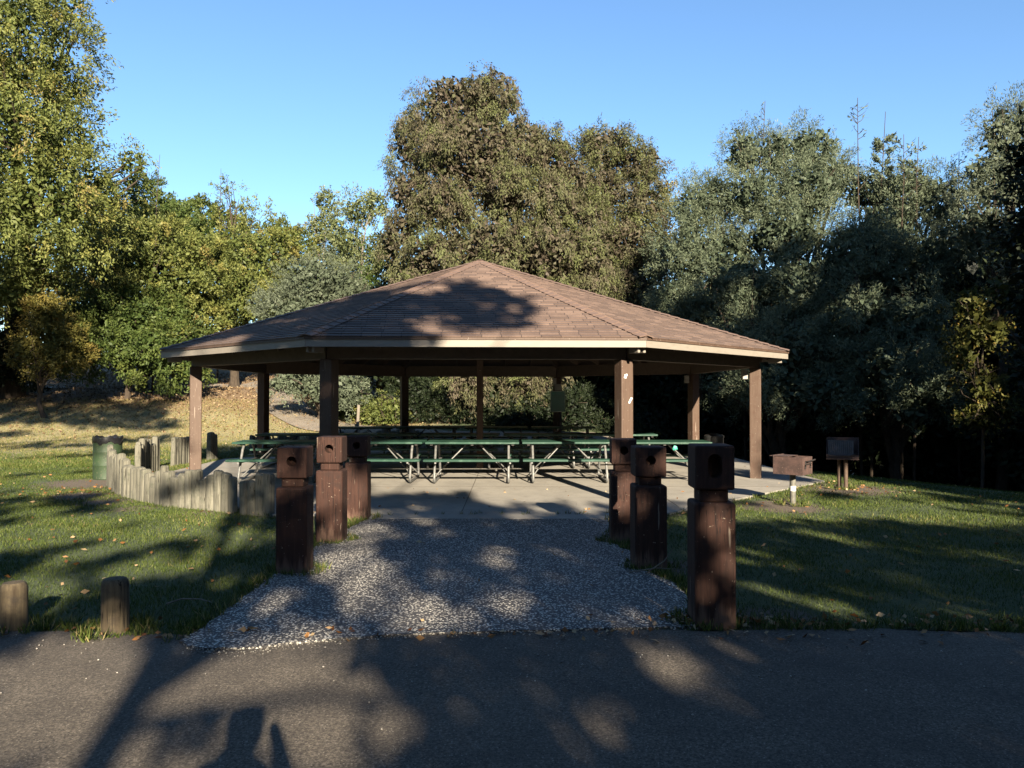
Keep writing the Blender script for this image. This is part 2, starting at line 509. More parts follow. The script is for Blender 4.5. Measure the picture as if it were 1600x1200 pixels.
def np_mesh(name, V, F, attrs=None, smooth=False):
    """V (n,3), F (m,k) same arity"""
    me = bpy.data.meshes.new(name)
    n, (m, k) = len(V), F.shape
    me.vertices.add(n)
    me.vertices.foreach_set("co", np.ascontiguousarray(V, dtype=np.float32).ravel())
    me.loops.add(m * k)
    me.loops.foreach_set("vertex_index", np.ascontiguousarray(F, dtype=np.int32).ravel())
    me.polygons.add(m)
    me.polygons.foreach_set("loop_start", np.arange(0, m * k, k, dtype=np.int32))
    me.polygons.foreach_set("loop_total", np.full(m, k, dtype=np.int32))
    if smooth:
        me.polygons.foreach_set("use_smooth", np.ones(m, dtype=bool))
    me.update(calc_edges=True)
    for nm, (dom, arr) in (attrs or {}).items():
        a = me.attributes.new(nm, 'FLOAT', dom)
        a.data.foreach_set("value", np.ascontiguousarray(arr, dtype=np.float32))
    return me

def G(px, py, z=0.0):
    """photo pixel -> point at height z (authoring helper for where things stand)"""
    d = (CAM_H - z) * 1200.0 / (py - 618.0)
    return ((px - 800) / 1200.0 * d, d)

# ------------------------------------------------------------------ terrain
def smooth(t):
    t = np.clip(t, 0, 1)
    return t * t * (3 - 2 * t)

def ground_h(x, y):
    x = np.asarray(x, float)
    y = np.asarray(y, float)
    hl = 2.05 * smooth((y - 23.5) / 15.5) + np.minimum(np.maximum(0, y - 39.5) * 0.16, 2.6)
    hc = 0.75 * smooth((y - 23.5) / 8) + np.minimum(np.maximum(0, y - 32) * 0.10, 2.0)
    w = smooth((x + 13) / 9.0)
    h = hl * (1 - w) + hc * w
    sd = (x - 6.6) * 0.843 + (y - 16.9) * 0.538
    drop = 2.3 * smooth(sd / 5.5) * smooth((x - 2.5) / 5.0)
    near = 1 - smooth((y - 34) / 20)
    h = h - drop * near - 0.75 * smooth((x - 3) / 5) * smooth((y - 23) / 8) * near
    h = h + np.maximum(0, np.hypot(x, y - 10) - 120) * 0.03
    am = smooth((np.hypot(x + 0.74, y - 17.7) - 8.6) / 4) * smooth((y - 6.2) / 3) * smooth((np.abs(x + 0.3) - 3.0) / 2)
    h = h + am * (0.05 * np.sin(x * 0.9 + 1) * np.cos(y * 0.7) + 0.03 * np.sin(x * 2.3 + y * 1.7))
    return h

def axis(lo, hi, flo, fhi, fine, coarse):
    a = [np.arange(flo, fhi + 1e-6, fine)]
    x, s = flo, fine
    left = []
    while x > lo:
        s = min(s * 1.12, coarse)
        x -= s
        left.append(x)
    x, s = fhi, fine
    right = []
    while x < hi:
        s = min(s * 1.12, coarse)
        x += s
        right.append(x)
    return np.array(left[::-1] + list(a[0]) + right)

gx = axis(-420, 420, -26, 18, 0.3, 30)
gy = axis(-300, 480, 3, 48, 0.3, 30)
GX, GY = np.meshgrid(gx, gy)
GZ = ground_h(GX, GY)
V = np.stack([GX.ravel(), GY.ravel(), GZ.ravel()], 1)
nx, ny = len(gx), len(gy)
ii, jj = np.meshgrid(np.arange(nx - 1), np.arange(ny - 1))
b0 = (jj * nx + ii).ravel()
F = np.stack([b0, b0 + 1, b0 + nx + 1, b0 + nx], 1)
X, Y = V[:, 0], V[:, 1]
dry = 0.95 * smooth((Y - 16 + 0.12 * X) / 16) * smooth((-X + 4) / 8) + 0.35 * smooth((-X - 9) / 6) * smooth((Y - 13) / 3)
dry = np.where(Y < 3, 0.2, dry)
dry = dry * (1 - smooth((Y - 24.5) / 2) * smooth((X + 3.5) / 2))
wl = 1 - smooth((X + 13) / 9.0)
litter = 1.1 * smooth((Y - 27.5) / 9) * wl + (1 - wl) * 1.1 * smooth((Y - 26) / 5) * smooth((-X - 2.5) / 2)
litter = np.maximum(litter, smooth(((X - 6.6) * 0.843 + (Y - 16.9) * 0.538 - 0.6) / 2) * smooth((X - 2.5) / 3))
def blob(cx, cy, r):
    return smooth(1.35 - np.hypot(X - cx, Y - cy) / r)
soil = np.zeros_like(X)
for cx, cy, r in ((4.15, 11.75, 0.75), (6.1, 13.9, 1.0), (-8.1, 14.9, 1.2), (-7.3, 13.0, 0.7), (-6.5, 12.2, 0.5), (-5.7, 11.5, 0.35), (1.95, 5.7, 0.55), (1.75, 7.6, 0.4), (-4.6, 10.95, 0.3)):
    soil = np.maximum(soil, blob(cx, cy, r))
rr = np.hypot(X + 0.74, Y - 17.7)
soil = np.maximum(soil, 0.62 * smooth(1 - np.abs(rr - 7.3) / 0.6))
me = np_mesh("ground", V, F, {"dry": ('POINT', dry), "litter": ('POINT', litter), "soil": ('POINT', soil)}, smooth=True)
struct(link("ground", me, M['ground']))

# ------------------------------------------------------------------ road, paths, slab
def wobble(x, amp, seed=0.0):
    return amp * (np.sin(x * 3.1 + seed) * 0.5 + np.sin(x * 7.7 + seed * 2) * 0.3 + np.sin(x * 17 + seed) * 0.2)

def sheet(name, outline, z, mat, thick=0.0):
    bm = bmesh.new()
    vs = [bm.verts.new((x, y, z)) for x, y in outline]
    f = bm.faces.new(vs)
    if thick:
        r = bmesh.ops.extrude_face_region(bm, geom=[f])
        for v in r['geom']:
            if isinstance(v, bmesh.types.BMVert):
                v.co.z -= thick
    bmesh.ops.triangulate(bm, faces=bm.faces)
    return bm_obj(name, bm, mat)

xs = np.concatenate([np.arange(-60, -9, 1.5), np.arange(-9, 9, 0.06), np.arange(9, 61, 1.5)])
edge = [(float(x), float(5.52 + wobble(x, 0.045) + 0.05 * math.sin(x * 0.9))) for x in xs]
struct(sheet("road", [(-60, -5.0)] + [(60, -5.0)] + edge[::-1], 0.012, M['asphalt']))

# exposed aggregate entrance path (a flared apron onto the road)
left_pts = [G(285, 1004), G(330, 975), G(400, 925), G(432, 897), G(478, 872), G(505, 845), G(545, 828), G(575, 812)]
right_pts = [G(950, 810), G(952, 850), G(990, 866), G(1004, 893), G(1040, 908), G(1072, 930), G(1078, 960), G(1090, 982)]
bot = [G(1000, 984), G(900, 986), G(800, 989), G(700, 992), G(600, 996), G(520, 1002), G(450, 1008), G(400, 1015), G(340, 1017), G(296, 1014)]
def refine(pts, n=7, amp=0.012):
    out = []
    for k in range(len(pts) - 1):
        a, b = pts[k], pts[k + 1]
        for i in range(n):
            t = i / n
            out.append((a[0] * (1 - t) + b[0] * t + rng.normal(0, amp), a[1] * (1 - t) + b[1] * t + rng.normal(0, amp)))
    out.append(pts[-1])
    return out
outline = refine(left_pts) + refine(right_pts)[0:] + refine([right_pts[-1]] + bot + [left_pts[0]], 6, 0.007)[1:-1]
struct(sheet("entrance_path", outline, 0.027, M['aggregate'], 0.06))

PC = (-0.74, 17.7)                        # pavilion centre
def octo(r, z=0, c=PC, rot=24.0):
    return [(c[0] + r * math.cos(R(rot + 45 * k)), c[1] + r * math.sin(R(rot + 45 * k))) for k in range(8)]

slab = octo(7.35)
# front edge extends to the aggregate path
o8 = octo(7.35)
o8_sorted = []
for k, p in enumerate(o8):
    o8_sorted.append(p)
    if k == 5:      # vertex 5 = front-left (-112.5 deg..), 6 = front-right
        o8_sorted += [(-2.15, o8[5][1]), (-2.05, 10.46), (1.35, 10.46), (1.42, o8[5][1])]
bm = bmesh.new()
vs = [bm.verts.new((x, y, 0.03)) for x, y in o8_sorted]
f = bm.faces.new(vs)
r = bmesh.ops.extrude_face_region(bm, geom=[f])
for v in r['geom']:
    if isinstance(v, bmesh.types.BMVert):
        v.co.z -= 0.15
bmesh.ops.triangulate(bm, faces=bm.faces)
slab_o = struct(bm_obj("concrete_slab", bm, M['concrete']))
# control joints as thin dark grooves
bm = bmesh.new()
for x in (-3.9, -0.72, 2.5):
    half = min(6.6, 9.4 - abs(x - PC[0]))
    box(bm, (x, PC[1], 0.0320), (0.012, 2 * half, 0.003))
for y in (14.1, 17.7, 21.2):
    half = min(6.6, 9.4 - abs(y - PC[1]))
    box(bm, (PC[0], y, 0.0325), (2 * half, 0.012, 0.002))
gm, gnt, gb = new_mat("joint_dirt")
gb.inputs["Base Color"].default_value = (0.12, 0.10, 0.08, 1)
struct(bm_obj("slab_joints", bm, gm))

def ribbon(name, pts, width, mat, lift=0.03, n=90):
    P = np.array(pts, float)
    t = np.linspace(0, len(P) - 1, n)
    cx = np.interp(t, range(len(P)), P[:, 0])
    cy = np.interp(t, range(len(P)), P[:, 1])
    for _ in range(12):
        cx[1:-1] = (cx[:-2] + cx[2:] + 2 * cx[1:-1]) / 4
        cy[1:-1] = (cy[:-2] + cy[2:] + 2 * cy[1:-1]) / 4
    dx, dy = np.gradient(cx), np.gradient(cy)
    L = np.hypot(dx, dy)
    nxn, nyn = -dy / L, dx / L
    cols = 5
    VV = []
    for k in range(cols):
        o = (k / (cols - 1) - 0.5) * width
        x, y = cx + nxn * o, cy + nyn * o
        VV.append(np.stack([x, y, ground_h(x, y) + lift], 1))
    V = np.concatenate(VV)
    F = []
    for k in range(cols - 1):
        a = np.arange(n - 1) + k * n
        F.append(np.stack([a, a + n, a + n + 1, a + 1], 1))
    return struct(link(name, np_mesh(name, V, np.concatenate(F), smooth=True), mat))

M['footpath'] = mk_asphalt("pale_footpath_asphalt", 1.7)
ribbon("hill_footpath", [(-60, 36), (-40, 38.2), (-27, 38.8), (-18, 38.6), (-13.5, 40.5), (-12, 45), (-14, 52)], 1.7, M['footpath'], 0.05)
ribbon("lower_footpath", [(-13.0, 41), (-11.4, 37), (-9.3, 32), (-6.6, 28.2), (-2.5, 26.6), (3, 26.4), (9, 27.5)], 1.9, M['footpath'], 0.045)

# ------------------------------------------------------------------ pavilion
PROT = 2.0
CR, ER = 6.06, 6.66          # column ring, eave radius
Z_CT, Z_FB, Z_FT, Z_AP = 2.28, 2.43, 2.575, 4.80
pav = thing("picnic_pavilion", "open octagonal picnic shelter with low brown shingle roof and beige fascia on square columns", "shelter", (PC[0], PC[1], 0), R(PROT))
def ang(k):
    return R(22.5 + 45 * k)
def on(r, a, z):
    return Vector((r * math.cos(a), r * math.sin(a), z))

# roof: eight facets laid in shingle courses, each course a thin step over the one below
NC = 46
vts, fcs, uvs = [], [], []
for k in range(8):
    a0, a1 = ang(k), ang(k + 1)
    E0, E1, A = on(ER + 0.03, a0, Z_FT + 0.005), on(ER + 0.03, a1, Z_FT + 0.005), Vector((0, 0, Z_AP))
    mid = (E0 + E1) / 2
    sl = (A - mid)
    SL = sl.length
    ux = (E1 - E0).normalized()
    nrm = ux.cross(sl.normalized()).normalized()
    if nrm.z < 0:
        nrm = -nrm
    for i in range(NC):
        t0, t1 = i / NC, min(1.0, (i + 1.25) / NC)
        p = [E0.lerp(A, t0) + nrm * 0.016, E1.lerp(A, t0) + nrm * 0.016, E1.lerp(A, t1) + nrm * 0.002, E0.lerp(A, t1) + nrm * 0.002]
        q = [E0.lerp(A, t0) - nrm * 0.002, E1.lerp(A, t0) - nrm * 0.002]
        b = len(vts)
        vts += p + q
        fcs += [(b, b + 1, b + 2, b + 3), (b + 4, b + 5, b + 1, b)]
        def uvp(P_):
            return ((P_ - mid).dot(ux) + k * 13.7, (P_ - mid).dot(sl.normalized()) + 0.02)
        uvs += [uvp(p[0]), uvp(p[1]), uvp(p[2]), uvp(p[3]), uvp(p[0]), uvp(p[1]), uvp(p[1]), uvp(p[0])]
me = bpy.data.meshes.new("roof")
me.from_pydata([tuple(v) for v in vts], [], fcs)
uvl = me.uv_layers.new(name="UVMap")
for i, uvv in enumerate(uvs):
    uvl.data[i].uv = uvv
roof = link("roof", me, M['shingle'], pav)
# roof deck under the shingles (also the boarded ceiling)
bm = bmesh.new()
topv = bm.verts.new((0, 0, Z_AP - 0.02))
botv = bm.verts.new((0, 0, Z_AP - 0.09))
rt = [bm.verts.new(on(ER, ang(k), Z_FT - 0.02)) for k in range(8)]
rb = [bm.verts.new(on(ER, ang(k), Z_FT - 0.09)) for k in range(8)]
for k in range(8):
    k2 = (k + 1) % 8
    bm.faces.new((rt[k], rt[k2], topv))
    bm.faces.new((rb[k2], rb[k], botv))
    bm.faces.new((rt[k2], rt[k], rb[k], rb[k2]))
bm_obj("ceiling", bm, M['ceiling'], pav)
# hip caps: overlapping bent cap shingles
mcap, cnt_, cb_ = new_mat("hip_cap_shingle")
cf = noise(cnt_, coords(cnt_), 14, 5, 0.7)
cnt_.links.new(ramp(cnt_, cf, [(0.3, (0.13, 0.08, 0.06)), (0.7, (0.215, 0.14, 0.105))]), cb_.inputs["Base Color"])
for k in range(8):
    a = ang(k)
    bm = bmesh.new()
    E, A = on(ER + 0.05, a, Z_FT + 0.015), Vector((0, 0, Z_AP + 0.012))
    d = (A - E)
    L = d.length
    d.normalize()
    side = Vector((-math.sin(a), math.cos(a), 0))
    up = side.cross(d)
    if up.z < 0:
        up = -up
    n = 34
    for i in range(n):
        s0, s1 = i * L / n, min(L, (i + 1.3) * L / n)
        lift0, lift1 = 0.026, 0.010
        sag = 0.028
        wv = 0.135 * min(1, (L - s0) / 0.4 + 0.1)
        wv1 = 0.135 * min(1, (L - s1) / 0.4 + 0.1)
        q = []
        for s, lf, w_ in ((s0, lift0, wv), (s1, lift1, wv1)):
            c = E + d * s
            q.append([bm.verts.new(c - side * w_ + up * (lf - sag * w_ / 0.135)), bm.verts.new(c + up * (lf + 0.006)), bm.verts.new(c + side * w_ + up * (lf - sag * w_ / 0.135))])
        for j in range(2):
            bm.faces.new((q[0][j], q[0][j + 1], q[1][j + 1], q[1][j]))
        c = E + d * s0
        b1 = [bm.verts.new(v.co - up * 0.016) for v in q[0]]
        for j in range(2):
            bm.faces.new((b1[j], b1[j + 1], q[0][j + 1], q[0][j]))
    bm_obj("hip_cap", bm, mcap, roof)
bm = bmesh.new()
lathe(bm, [(0.17, -0.055), (0.165, -0.03), (0.06, 0.035), (0, 0.045)], 8, (0, 0, Z_AP))
bm_obj("apex_cap", bm, M['column'], roof)

def ring_board(name, r_out, thick, z0, z1, mat, gap=0.0):
    for k in range(8):
        a0, a1 = ang(k), ang(k + 1)
        am = (a0 + a1) / 2
        ap = r_out * math.cos(R(22.5))
        ln = 2 * r_out * math.sin(R(22.5)) - gap
        bm = bmesh.new()
        # mitred ends: trapezoid section
        t = thick
        li = ln - 2 * t * math.tan(R(22.5))
        co = [(ap, -ln / 2), (ap, ln / 2), (ap - t, li / 2), (ap - t, -li / 2)]
        bot = [bm.verts.new((x, y, z0)) for x, y in co]
        top = [bm.verts.new((x, y, z1)) for x, y in co]
        bm.faces.new(bot[::-1])
        bm.faces.new(top)
        for i in range(4):
            j = (i + 1) % 4
            bm.faces.new((bot[i], bot[j], top[j], top[i]))
        bmesh.ops.transform(bm, matrix=Matrix.Rotation(am, 4, 'Z'), verts=bm.verts)
        o = bm_obj(name, bm, mat, pav)
ring_board("fascia_board", ER + 0.028, 0.026, Z_FB, Z_FT - 0.004, M['fascia'], 0.004)
ring_board("drip_edge", ER + 0.046, 0.014, Z_FT - 0.036, Z_FT - 0.003, M['column'], 0.004)
ring_board("ring_beam", CR + 0.09, 0.16, Z_CT - 0.01, Z_CT + 0.31, M['beam'], 0.03)
# columns
def col_top(k):
    return on(CR, ang(k), 0)
for k in range(8):
    a = ang(k)
    p = col_top(k)
    bm = bmesh.new()
    s = 0.218
    rot = Matrix.Rotation(a, 3, 'Z')
    box(bm, (p.x, p.y, (0.02 + Z_CT - 0.012) / 2), (s, s, Z_CT - 0.012 - 0.02), rot, 0.014, 2)
    c_ = bm_obj("column", bm, M['column'], pav)
    if k == 6:
        # pale tape scraps on the front right column
        fx = rot @ Vector((s / 2 + 0.003, 0, 0))
        tv = rot @ Vector((0, 1, 0))
        for (dy, z, w, h, tz) in ((-0.03, 2.02, 0.055, 0.035, 0.3), (-0.045, 1.985, 0.045, 0.028, -0.2), (0.055, 1.63, 0.035, 0.09, -0.55), (0.03, 1.59, 0.03, 0.03, 0.4)):
            q = rot @ Matrix.Rotation(tz, 3, 'X')
            bm = bmesh.new()
            box(bm, Vector((p.x, p.y, 0)) + fx + tv * dy + Vector((0, 0, z)), (0.003, w, h), q)
            bm_obj("paper_scrap", bm, M['white'], c_)
    # hip rafter running from the ring to the eave, with a sawn tail pair
    bm = bmesh.new()
    for sgn in (-1, 1):
        sd = Vector((-math.sin(a), math.cos(a), 0)) * 0.05 * sgn
        c = on(ER - 0.22, a, Z_FB - 0.035) + sd
        box(bm, c, (0.26, 0.045, 0.085), rot, 0.006, 1)
    bm_obj("rafter_tail", bm, M['fascia'], pav)
    bm = bmesh.new()
    P0, P1 = on(ER - 0.12, a, Z_FT - 0.16), Vector((0, 0, Z_AP - 0.20))
    dd = P1 - P0
    q = dd.to_track_quat('X', 'Z').to_matrix()
    box(bm, (P0 + P1) / 2, (dd.length - 0.1, 0.09, 0.14), q)
    bm_obj("hip_rafter", bm, M['beam'], pav)
    # junction box high on the inner side of some columns
    if k in (0, 1, 7):
        bm = bmesh.new()
        c = on(CR - 0.17, a, 2.13)
        box(bm, c + Vector((-0.04, 0, 0)), (0.11, 0.12, 0.20), None, 0.008, 1)
        bm_obj("junction_box", bm, M['box_grey'], c_)
# common rafters inside
bm = bmesh.new()
for k in range(8):
    a0, a1 = ang(k), ang(k + 1)
    am = (a0 + a1) / 2
    rot = Matrix.Rotation(am, 3, 'Z')
    ap = ER * math.cos(R(22.5)) - 0.12
    for off in (-1.5, -0.75, 0.0, 0.75, 1.5):
        inn = max(0.35, abs(off) / math.tan(R(22.5)) + 0.05)
        def zz(r_):
            return Z_FT - 0.155 + (1 - r_ / (ER * math.cos(R(22.5)))) * (Z_AP - Z_FT)
        P0 = rot @ Vector((ap, off, 0)) + Vector((0, 0, zz(ap)))
        P1 = rot @ Vector((inn, off, 0)) + Vector((0, 0, zz(inn)))
        dd = P1 - P0
        box(bm, (P0 + P1) / 2, (dd.length, 0.05, 0.12), dd.to_track_quat('X', 'Z').to_matrix())
ro = bm_obj("common_rafters", bm, M['ceiling'], pav)
# centre post: slim pipe column with a collar
bm = bmesh.new()
box(bm, (0, 0, 2.3), (0.15, 0.15, 4.5), None, 0.01, 1)
box(bm, (0, 0, 4.43), (0.5, 0.5, 0.08), None, 0.01, 1)
bm_obj("centre_post", bm, M['column'], pav)

# notice board on the back right column + small grey box above it
kback = 1
pb = on(CR, ang(kback) + R(PROT), 0)
bpos = (PC[0] + pb.x + 0.0, PC[1] + pb.y - 0.17, 0)
board = thing("notice_board", "green framed notice board on a back column of the shelter under a small grey box", "notice board", (bpos[0], bpos[1], 1.20))
bm = bmesh.new()
box(bm, (0, 0, 0.32), (0.42, 0.025, 0.60), None, 0.004, 1)
bm_obj("panel", bm, M['sign_green'], board)
bm = bmesh.new()
for (c, s) in (((-0.216, 0, 0.32), (0.014, 0.034, 0.628)), ((0.216, 0, 0.32), (0.014, 0.034, 0.628)), ((0, 0, 0.012), (0.416, 0.034, 0.014)), ((0, 0, 0.628), (0.416, 0.034, 0.014))):
    box(bm, c, s)
bm_obj("frame", bm, M['sign_trim'], board)
bm = bmesh.new()
box(bm, (-0.13, -0.0145, 0.555), (0.05, 0.003, 0.075))
for i, wd in enumerate((0.17, 0.2, 0.15)):
    box(bm, (0.04, -0.0145, 0.59 - i * 0.032), (wd, 0.003, 0.011))
for i in range(9):
    wd = (0.33, 0.28, 0.34, 0.22, 0.31, 0.34, 0.26, 0.32, 0.18)[i]
    box(bm, (-0.185 + wd / 2, -0.0145, 0.46 - i * 0.045), (wd, 0.003, 0.006))
mt_, nt_, b_ = new_mat("faded_sign_text")
b_.inputs["Base Color"].default_value = (0.03, 0.21, 0.16, 1)
bm_obj("lettering", bm, mt_, board)
bm = bmesh.new()
box(bm, (0, 0, 0.095), (0.20, 0.10, 0.19), None, 0.01, 1)
box(bm, (0, -0.053, 0.095), (0.15, 0.008, 0.14), None, 0.003, 1)
tag(bm_obj("electrical_box", bm, M['box_grey'], loc=(bpos[0], bpos[1] + 0.02, 1.86)), "small grey metal box fixed on the column just above the green notice board", "box")

# ------------------------------------------------------------------ picnic tables
def make_table():
    t = thing("picnic_table", "", "picnic table")
    L = 1.80
    def planks(name, y0, nb, wb, gap, z, th):
        bm = bmesh.new()
        for i in range(nb):
            y = y0 + (i - (nb - 1) / 2) * (wb + gap)
            box(bm, (0, y, z), (L, wb, th), None, 0.006, 1)
        return bm_obj(name, bm, M['table'], t)
    top = planks("tabletop", 0, 4, 0.185, 0.008, 0.757, 0.042)
    for sx in (-0.78, 0.0, 0.78):
        bm = bmesh.new()
        box(bm, (sx, 0, 0.722), (0.05, 0.70, 0.026))
        bm_obj("batten", bm, M['dark_steel'], top)
    for s in (-1, 1):
        planks("bench", s * 0.62, 1, 0.245, 0.008, 0.447, 0.042)
    for sx in (-0.70, 0.70):
        bm = bmesh.new()
        pts = []
        prof = [(-0.27, 0.715), (-0.36, 0.62), (-0.52, 0.30), (-0.60, 0.13)]
        arc = [(-0.60 + 0.07 * (1 - math.cos(a_)), 0.105 - 0.075 * math.sin(a_)) for a_ in np.linspace(0, math.pi / 2, 5)]
        half = prof + arc
        full = half + [(-y, z) for y, z in half[::-1]]
        tube(bm, [(sx, y, z) for y, z in full], 0.024, 10)
        tube(bm, [(sx * 1.0 + 0.03, -0.72, 0.405), (sx + 0.03, 0.72, 0.405)], 0.019, 8)
        o = bm_obj("leg_frame", bm, M['galv'], t, smooth=True)
        for yy in (-0.10, 0.10):
            bm = bmesh.new()
            tube(bm, [(sx, yy * 4.2, 0.12), (sx * 0.86, yy * 3, 0.24), (sx * 0.2, yy, 0.70)], 0.013, 8)
            bm_obj("brace", bm, M['galv'], t, smooth=True)
    return t

def copy_tree(o, parent=None):
    c = o.copy()
    COL.objects.link(c)
    c.parent = parent
    for ch in list(o.children):
        copy_tree(ch, c)
    return c

proto = make_table()
ordn = ["first", "second", "third", "fourth", "fifth"]
rows = [
    ("nearest row under the shelter", 15.12, [-4.47, -2.62, -0.765, 1.09, 2.94], [0.02, -0.01, 0.0, 0.012, -0.015]),
    ("middle row under the shelter", 18.05, [-5.0, -3.1, -1.2, 0.7, 2.45], [0.0, 0.015, -0.02, 0.01, 0.0]),
    ("farthest row under the shelter", 21.9, [-4.25, -2.35, -0.45, 1.45, 2.9], [0.015, 0.0, 0.0, -0.02, 0.03]),
]
firstt = True
for rname, ry, xs_, rots in rows:
    for i, x in enumerate(xs_):
        if rname.startswith("farthest") and i == 4:
            continue
        o = proto if firstt else copy_tree(proto)
        firstt = False
        o.location = (x, ry + (0.03 if i % 2 else -0.02), 0.032)
        o.rotation_euler.z = rots[i] * 1.6 + (math.pi if i % 2 else 0)
        o["label"] = "green plank picnic table, %s from the left in the %s of tables" % (ordn[i], rname.replace(" under the shelter", ""))
        o["group"] = "green picnic tables under the shelter"

# scrap of teal paper hanging under the right end table
bm = bmesh.new()
bmesh.ops.create_icosphere(bm, subdivisions=2, radius=0.045)
for v in bm.verts:
    v.co *= 1 + 0.25 * math.sin(v.co.x * 90 + v.co.z * 70) * math.cos(v.co.y * 80)
    v.co.y *= 0.4
tag(bm_obj("paper_scrap", bm, M['teal'], loc=(3.12, 14.70, 0.70)), "crumpled teal scrap hanging under the right end of the nearest row of tables", "litter")

# ------------------------------------------------------------------ entrance posts (carved heads with a bored hole)
def head_block(bm, w, z0, z1, hr, hz, cham, slot=0.0, depth=0.13):
    """square block with a round through hole from front to back"""
    seg = 24
    h = w / 2
    def sq(a):
        c, s = math.cos(a), math.sin(a)
        return c, s
    zc = (z0 + z1) / 2
    hh = (z1 - z0) / 2
    pts_c, pts_s = [], []
    for k in range(seg):
        a = 2 * math.pi * k / seg + math.pi / 4
        c, s = math.cos(a), math.sin(a)
        m_ = max(abs(c), abs(s))
        pts_c.append((hr * c, hz + hr * s + (slot if s > 0.05 else 0)))
        pts_s.append((h * c / m_, zc + hh * s / m_))
    rings = {}
    for key, y, pts in (("fs", -h, pts_s), ("fc", -h, pts_c), ("bc", -h + depth, pts_c), ("bs", h, pts_s)):
        rings[key] = [bm.verts.new((x, y, z)) for x, z in pts]
    for a_, b_ in (("fs", "fc"), ("fc", "bc"), ("bs", "fs")):
        for k in range(seg):
            k2 = (k + 1) % seg
            bm.faces.new((rings[a_][k], rings[a_][k2], rings[b_][k2], rings[b_][k]))
    bm.faces.new(rings["bc"])
    bm.faces.new(rings["bs"][::-1])
    bmesh.ops.recalc_face_normals(bm, faces=bm.faces)
    es = []
    for e in bm.edges:
        if len(e.link_faces) == 2:
            a, b = e.link_faces[0].normal, e.link_faces[1].normal
            if a.length and b.length and a.angle(b) > R(60):
                on_out = all(abs(abs(v.co.x) - h) < 1e-5 or abs(v.co.z - z0) < 1e-5 or abs(v.co.z - z1) < 1e-5 for v in e.verts)
                if on_out:
                    es.append(e)
    bmesh.ops.bevel(bm, geom=es, offset=cham, segments=3, affect='EDGES', profile=0.5)

def entrance_post(x, y, h, w, label, rz=0.0, hr=0.048, slot=0.0):
    t = thing("entrance_post", label, "wooden post", (x, y, 0.01), rz, "carved timber posts flanking the entrance path")
    zb = h * 0.685
    zn = h * 0.755
    bm = bmesh.new()
    box(bm, (0, 0, zb / 2 - 0.03), (w, w, zb + 0.06), None, 0.022, 3)
    # drying crack: a thin recessed seam
    body = bm_obj("body", bm, M['post'], t)
    bm = bmesh.new()
    box(bm, (0, 0, (zb + zn) / 2), (w * 0.70, w * 0.70, zn - zb + 0.004), None, 0.01, 1)
    bm_obj("neck", bm, M['post'], t)
    bm = bmesh.new()
    head_block(bm, w * 0.96, zn, h, hr, zn + (h - zn) * (0.42 if slot else 0.55), 0.016, slot)
    bm_obj("head", bm, M['post'], t)
    return t

PL = [("nearest", 0), ("middle", 1), ("farthest", 2)]
entrance_post(-1.985 - 0.10, 7.25 + 0.15, 1.20, 0.295, "carved brown timber post with bored head, nearest of the three left of the path", 0.02)
entrance_post(-2.095, 8.80 + 0.15, 1.215, 0.305, "brown timber post with sunlit scuffed face, middle of the three left of the path", 0.0)
entrance_post(-2.11, 10.4 + 0.15, 1.14, 0.31, "carved brown timber post, farthest of the three left of the path beside the slab", 0.03)
entrance_post(1.485, 5.60 + 0.15, 1.325, 0.300, "tall dark timber post at the road edge, nearest of the three right of the path", -0.03, 0.052, 0.075)
entrance_post(1.345, 7.45 + 0.15, 1.19, 0.315, "dark timber post with oval hole, middle of the three right of the path", 0.01)
entrance_post(1.29, 8.80 + 0.15, 1.19, 0.300, "dark timber post in front of the shelter's front right column, farthest right of the path", -0.04)

# ------------------------------------------------------------------ palisade fences
def picket_mesh(h, w, d, r):
    bm = bmesh.new()
    seg = 12
    sq = 0.55
    prof = [(1.03, -0.12), (1.0, 0.05), (0.99, h * 0.5), (0.97, h - 0.035), (0.88, h - 0.012), (0.62, h), ]
    rings = []
    ph = r.uniform(0, 6)
    tilt = r.uniform(-0.02, 0.02)
    for f, z in prof:
        ring = []
        for k in range(seg):
            a = 2 * math.pi * (k + 0.5) / seg
            c, s = math.cos(a), math.sin(a)
            c2, s2 = math.copysign(abs(c) ** sq, c), math.copysign(abs(s) ** sq, s)
            j = 1 + 0.03 * math.sin(ph + k * 2.1)
            ring.append(bm.verts.new((c2 * w / 2 * f * j, s2 * d / 2 * f * j, z + (tilt * c if z > h - 0.05 else 0))))
        rings.append(ring)
    for a, b in zip(rings[:-1], rings[1:]):
        for k in range(seg):
            bm.faces.new((a[k], a[(k + 1) % seg], b[(k + 1) % seg], b[k]))
    bm.faces.new(rings[-1])
    return bm

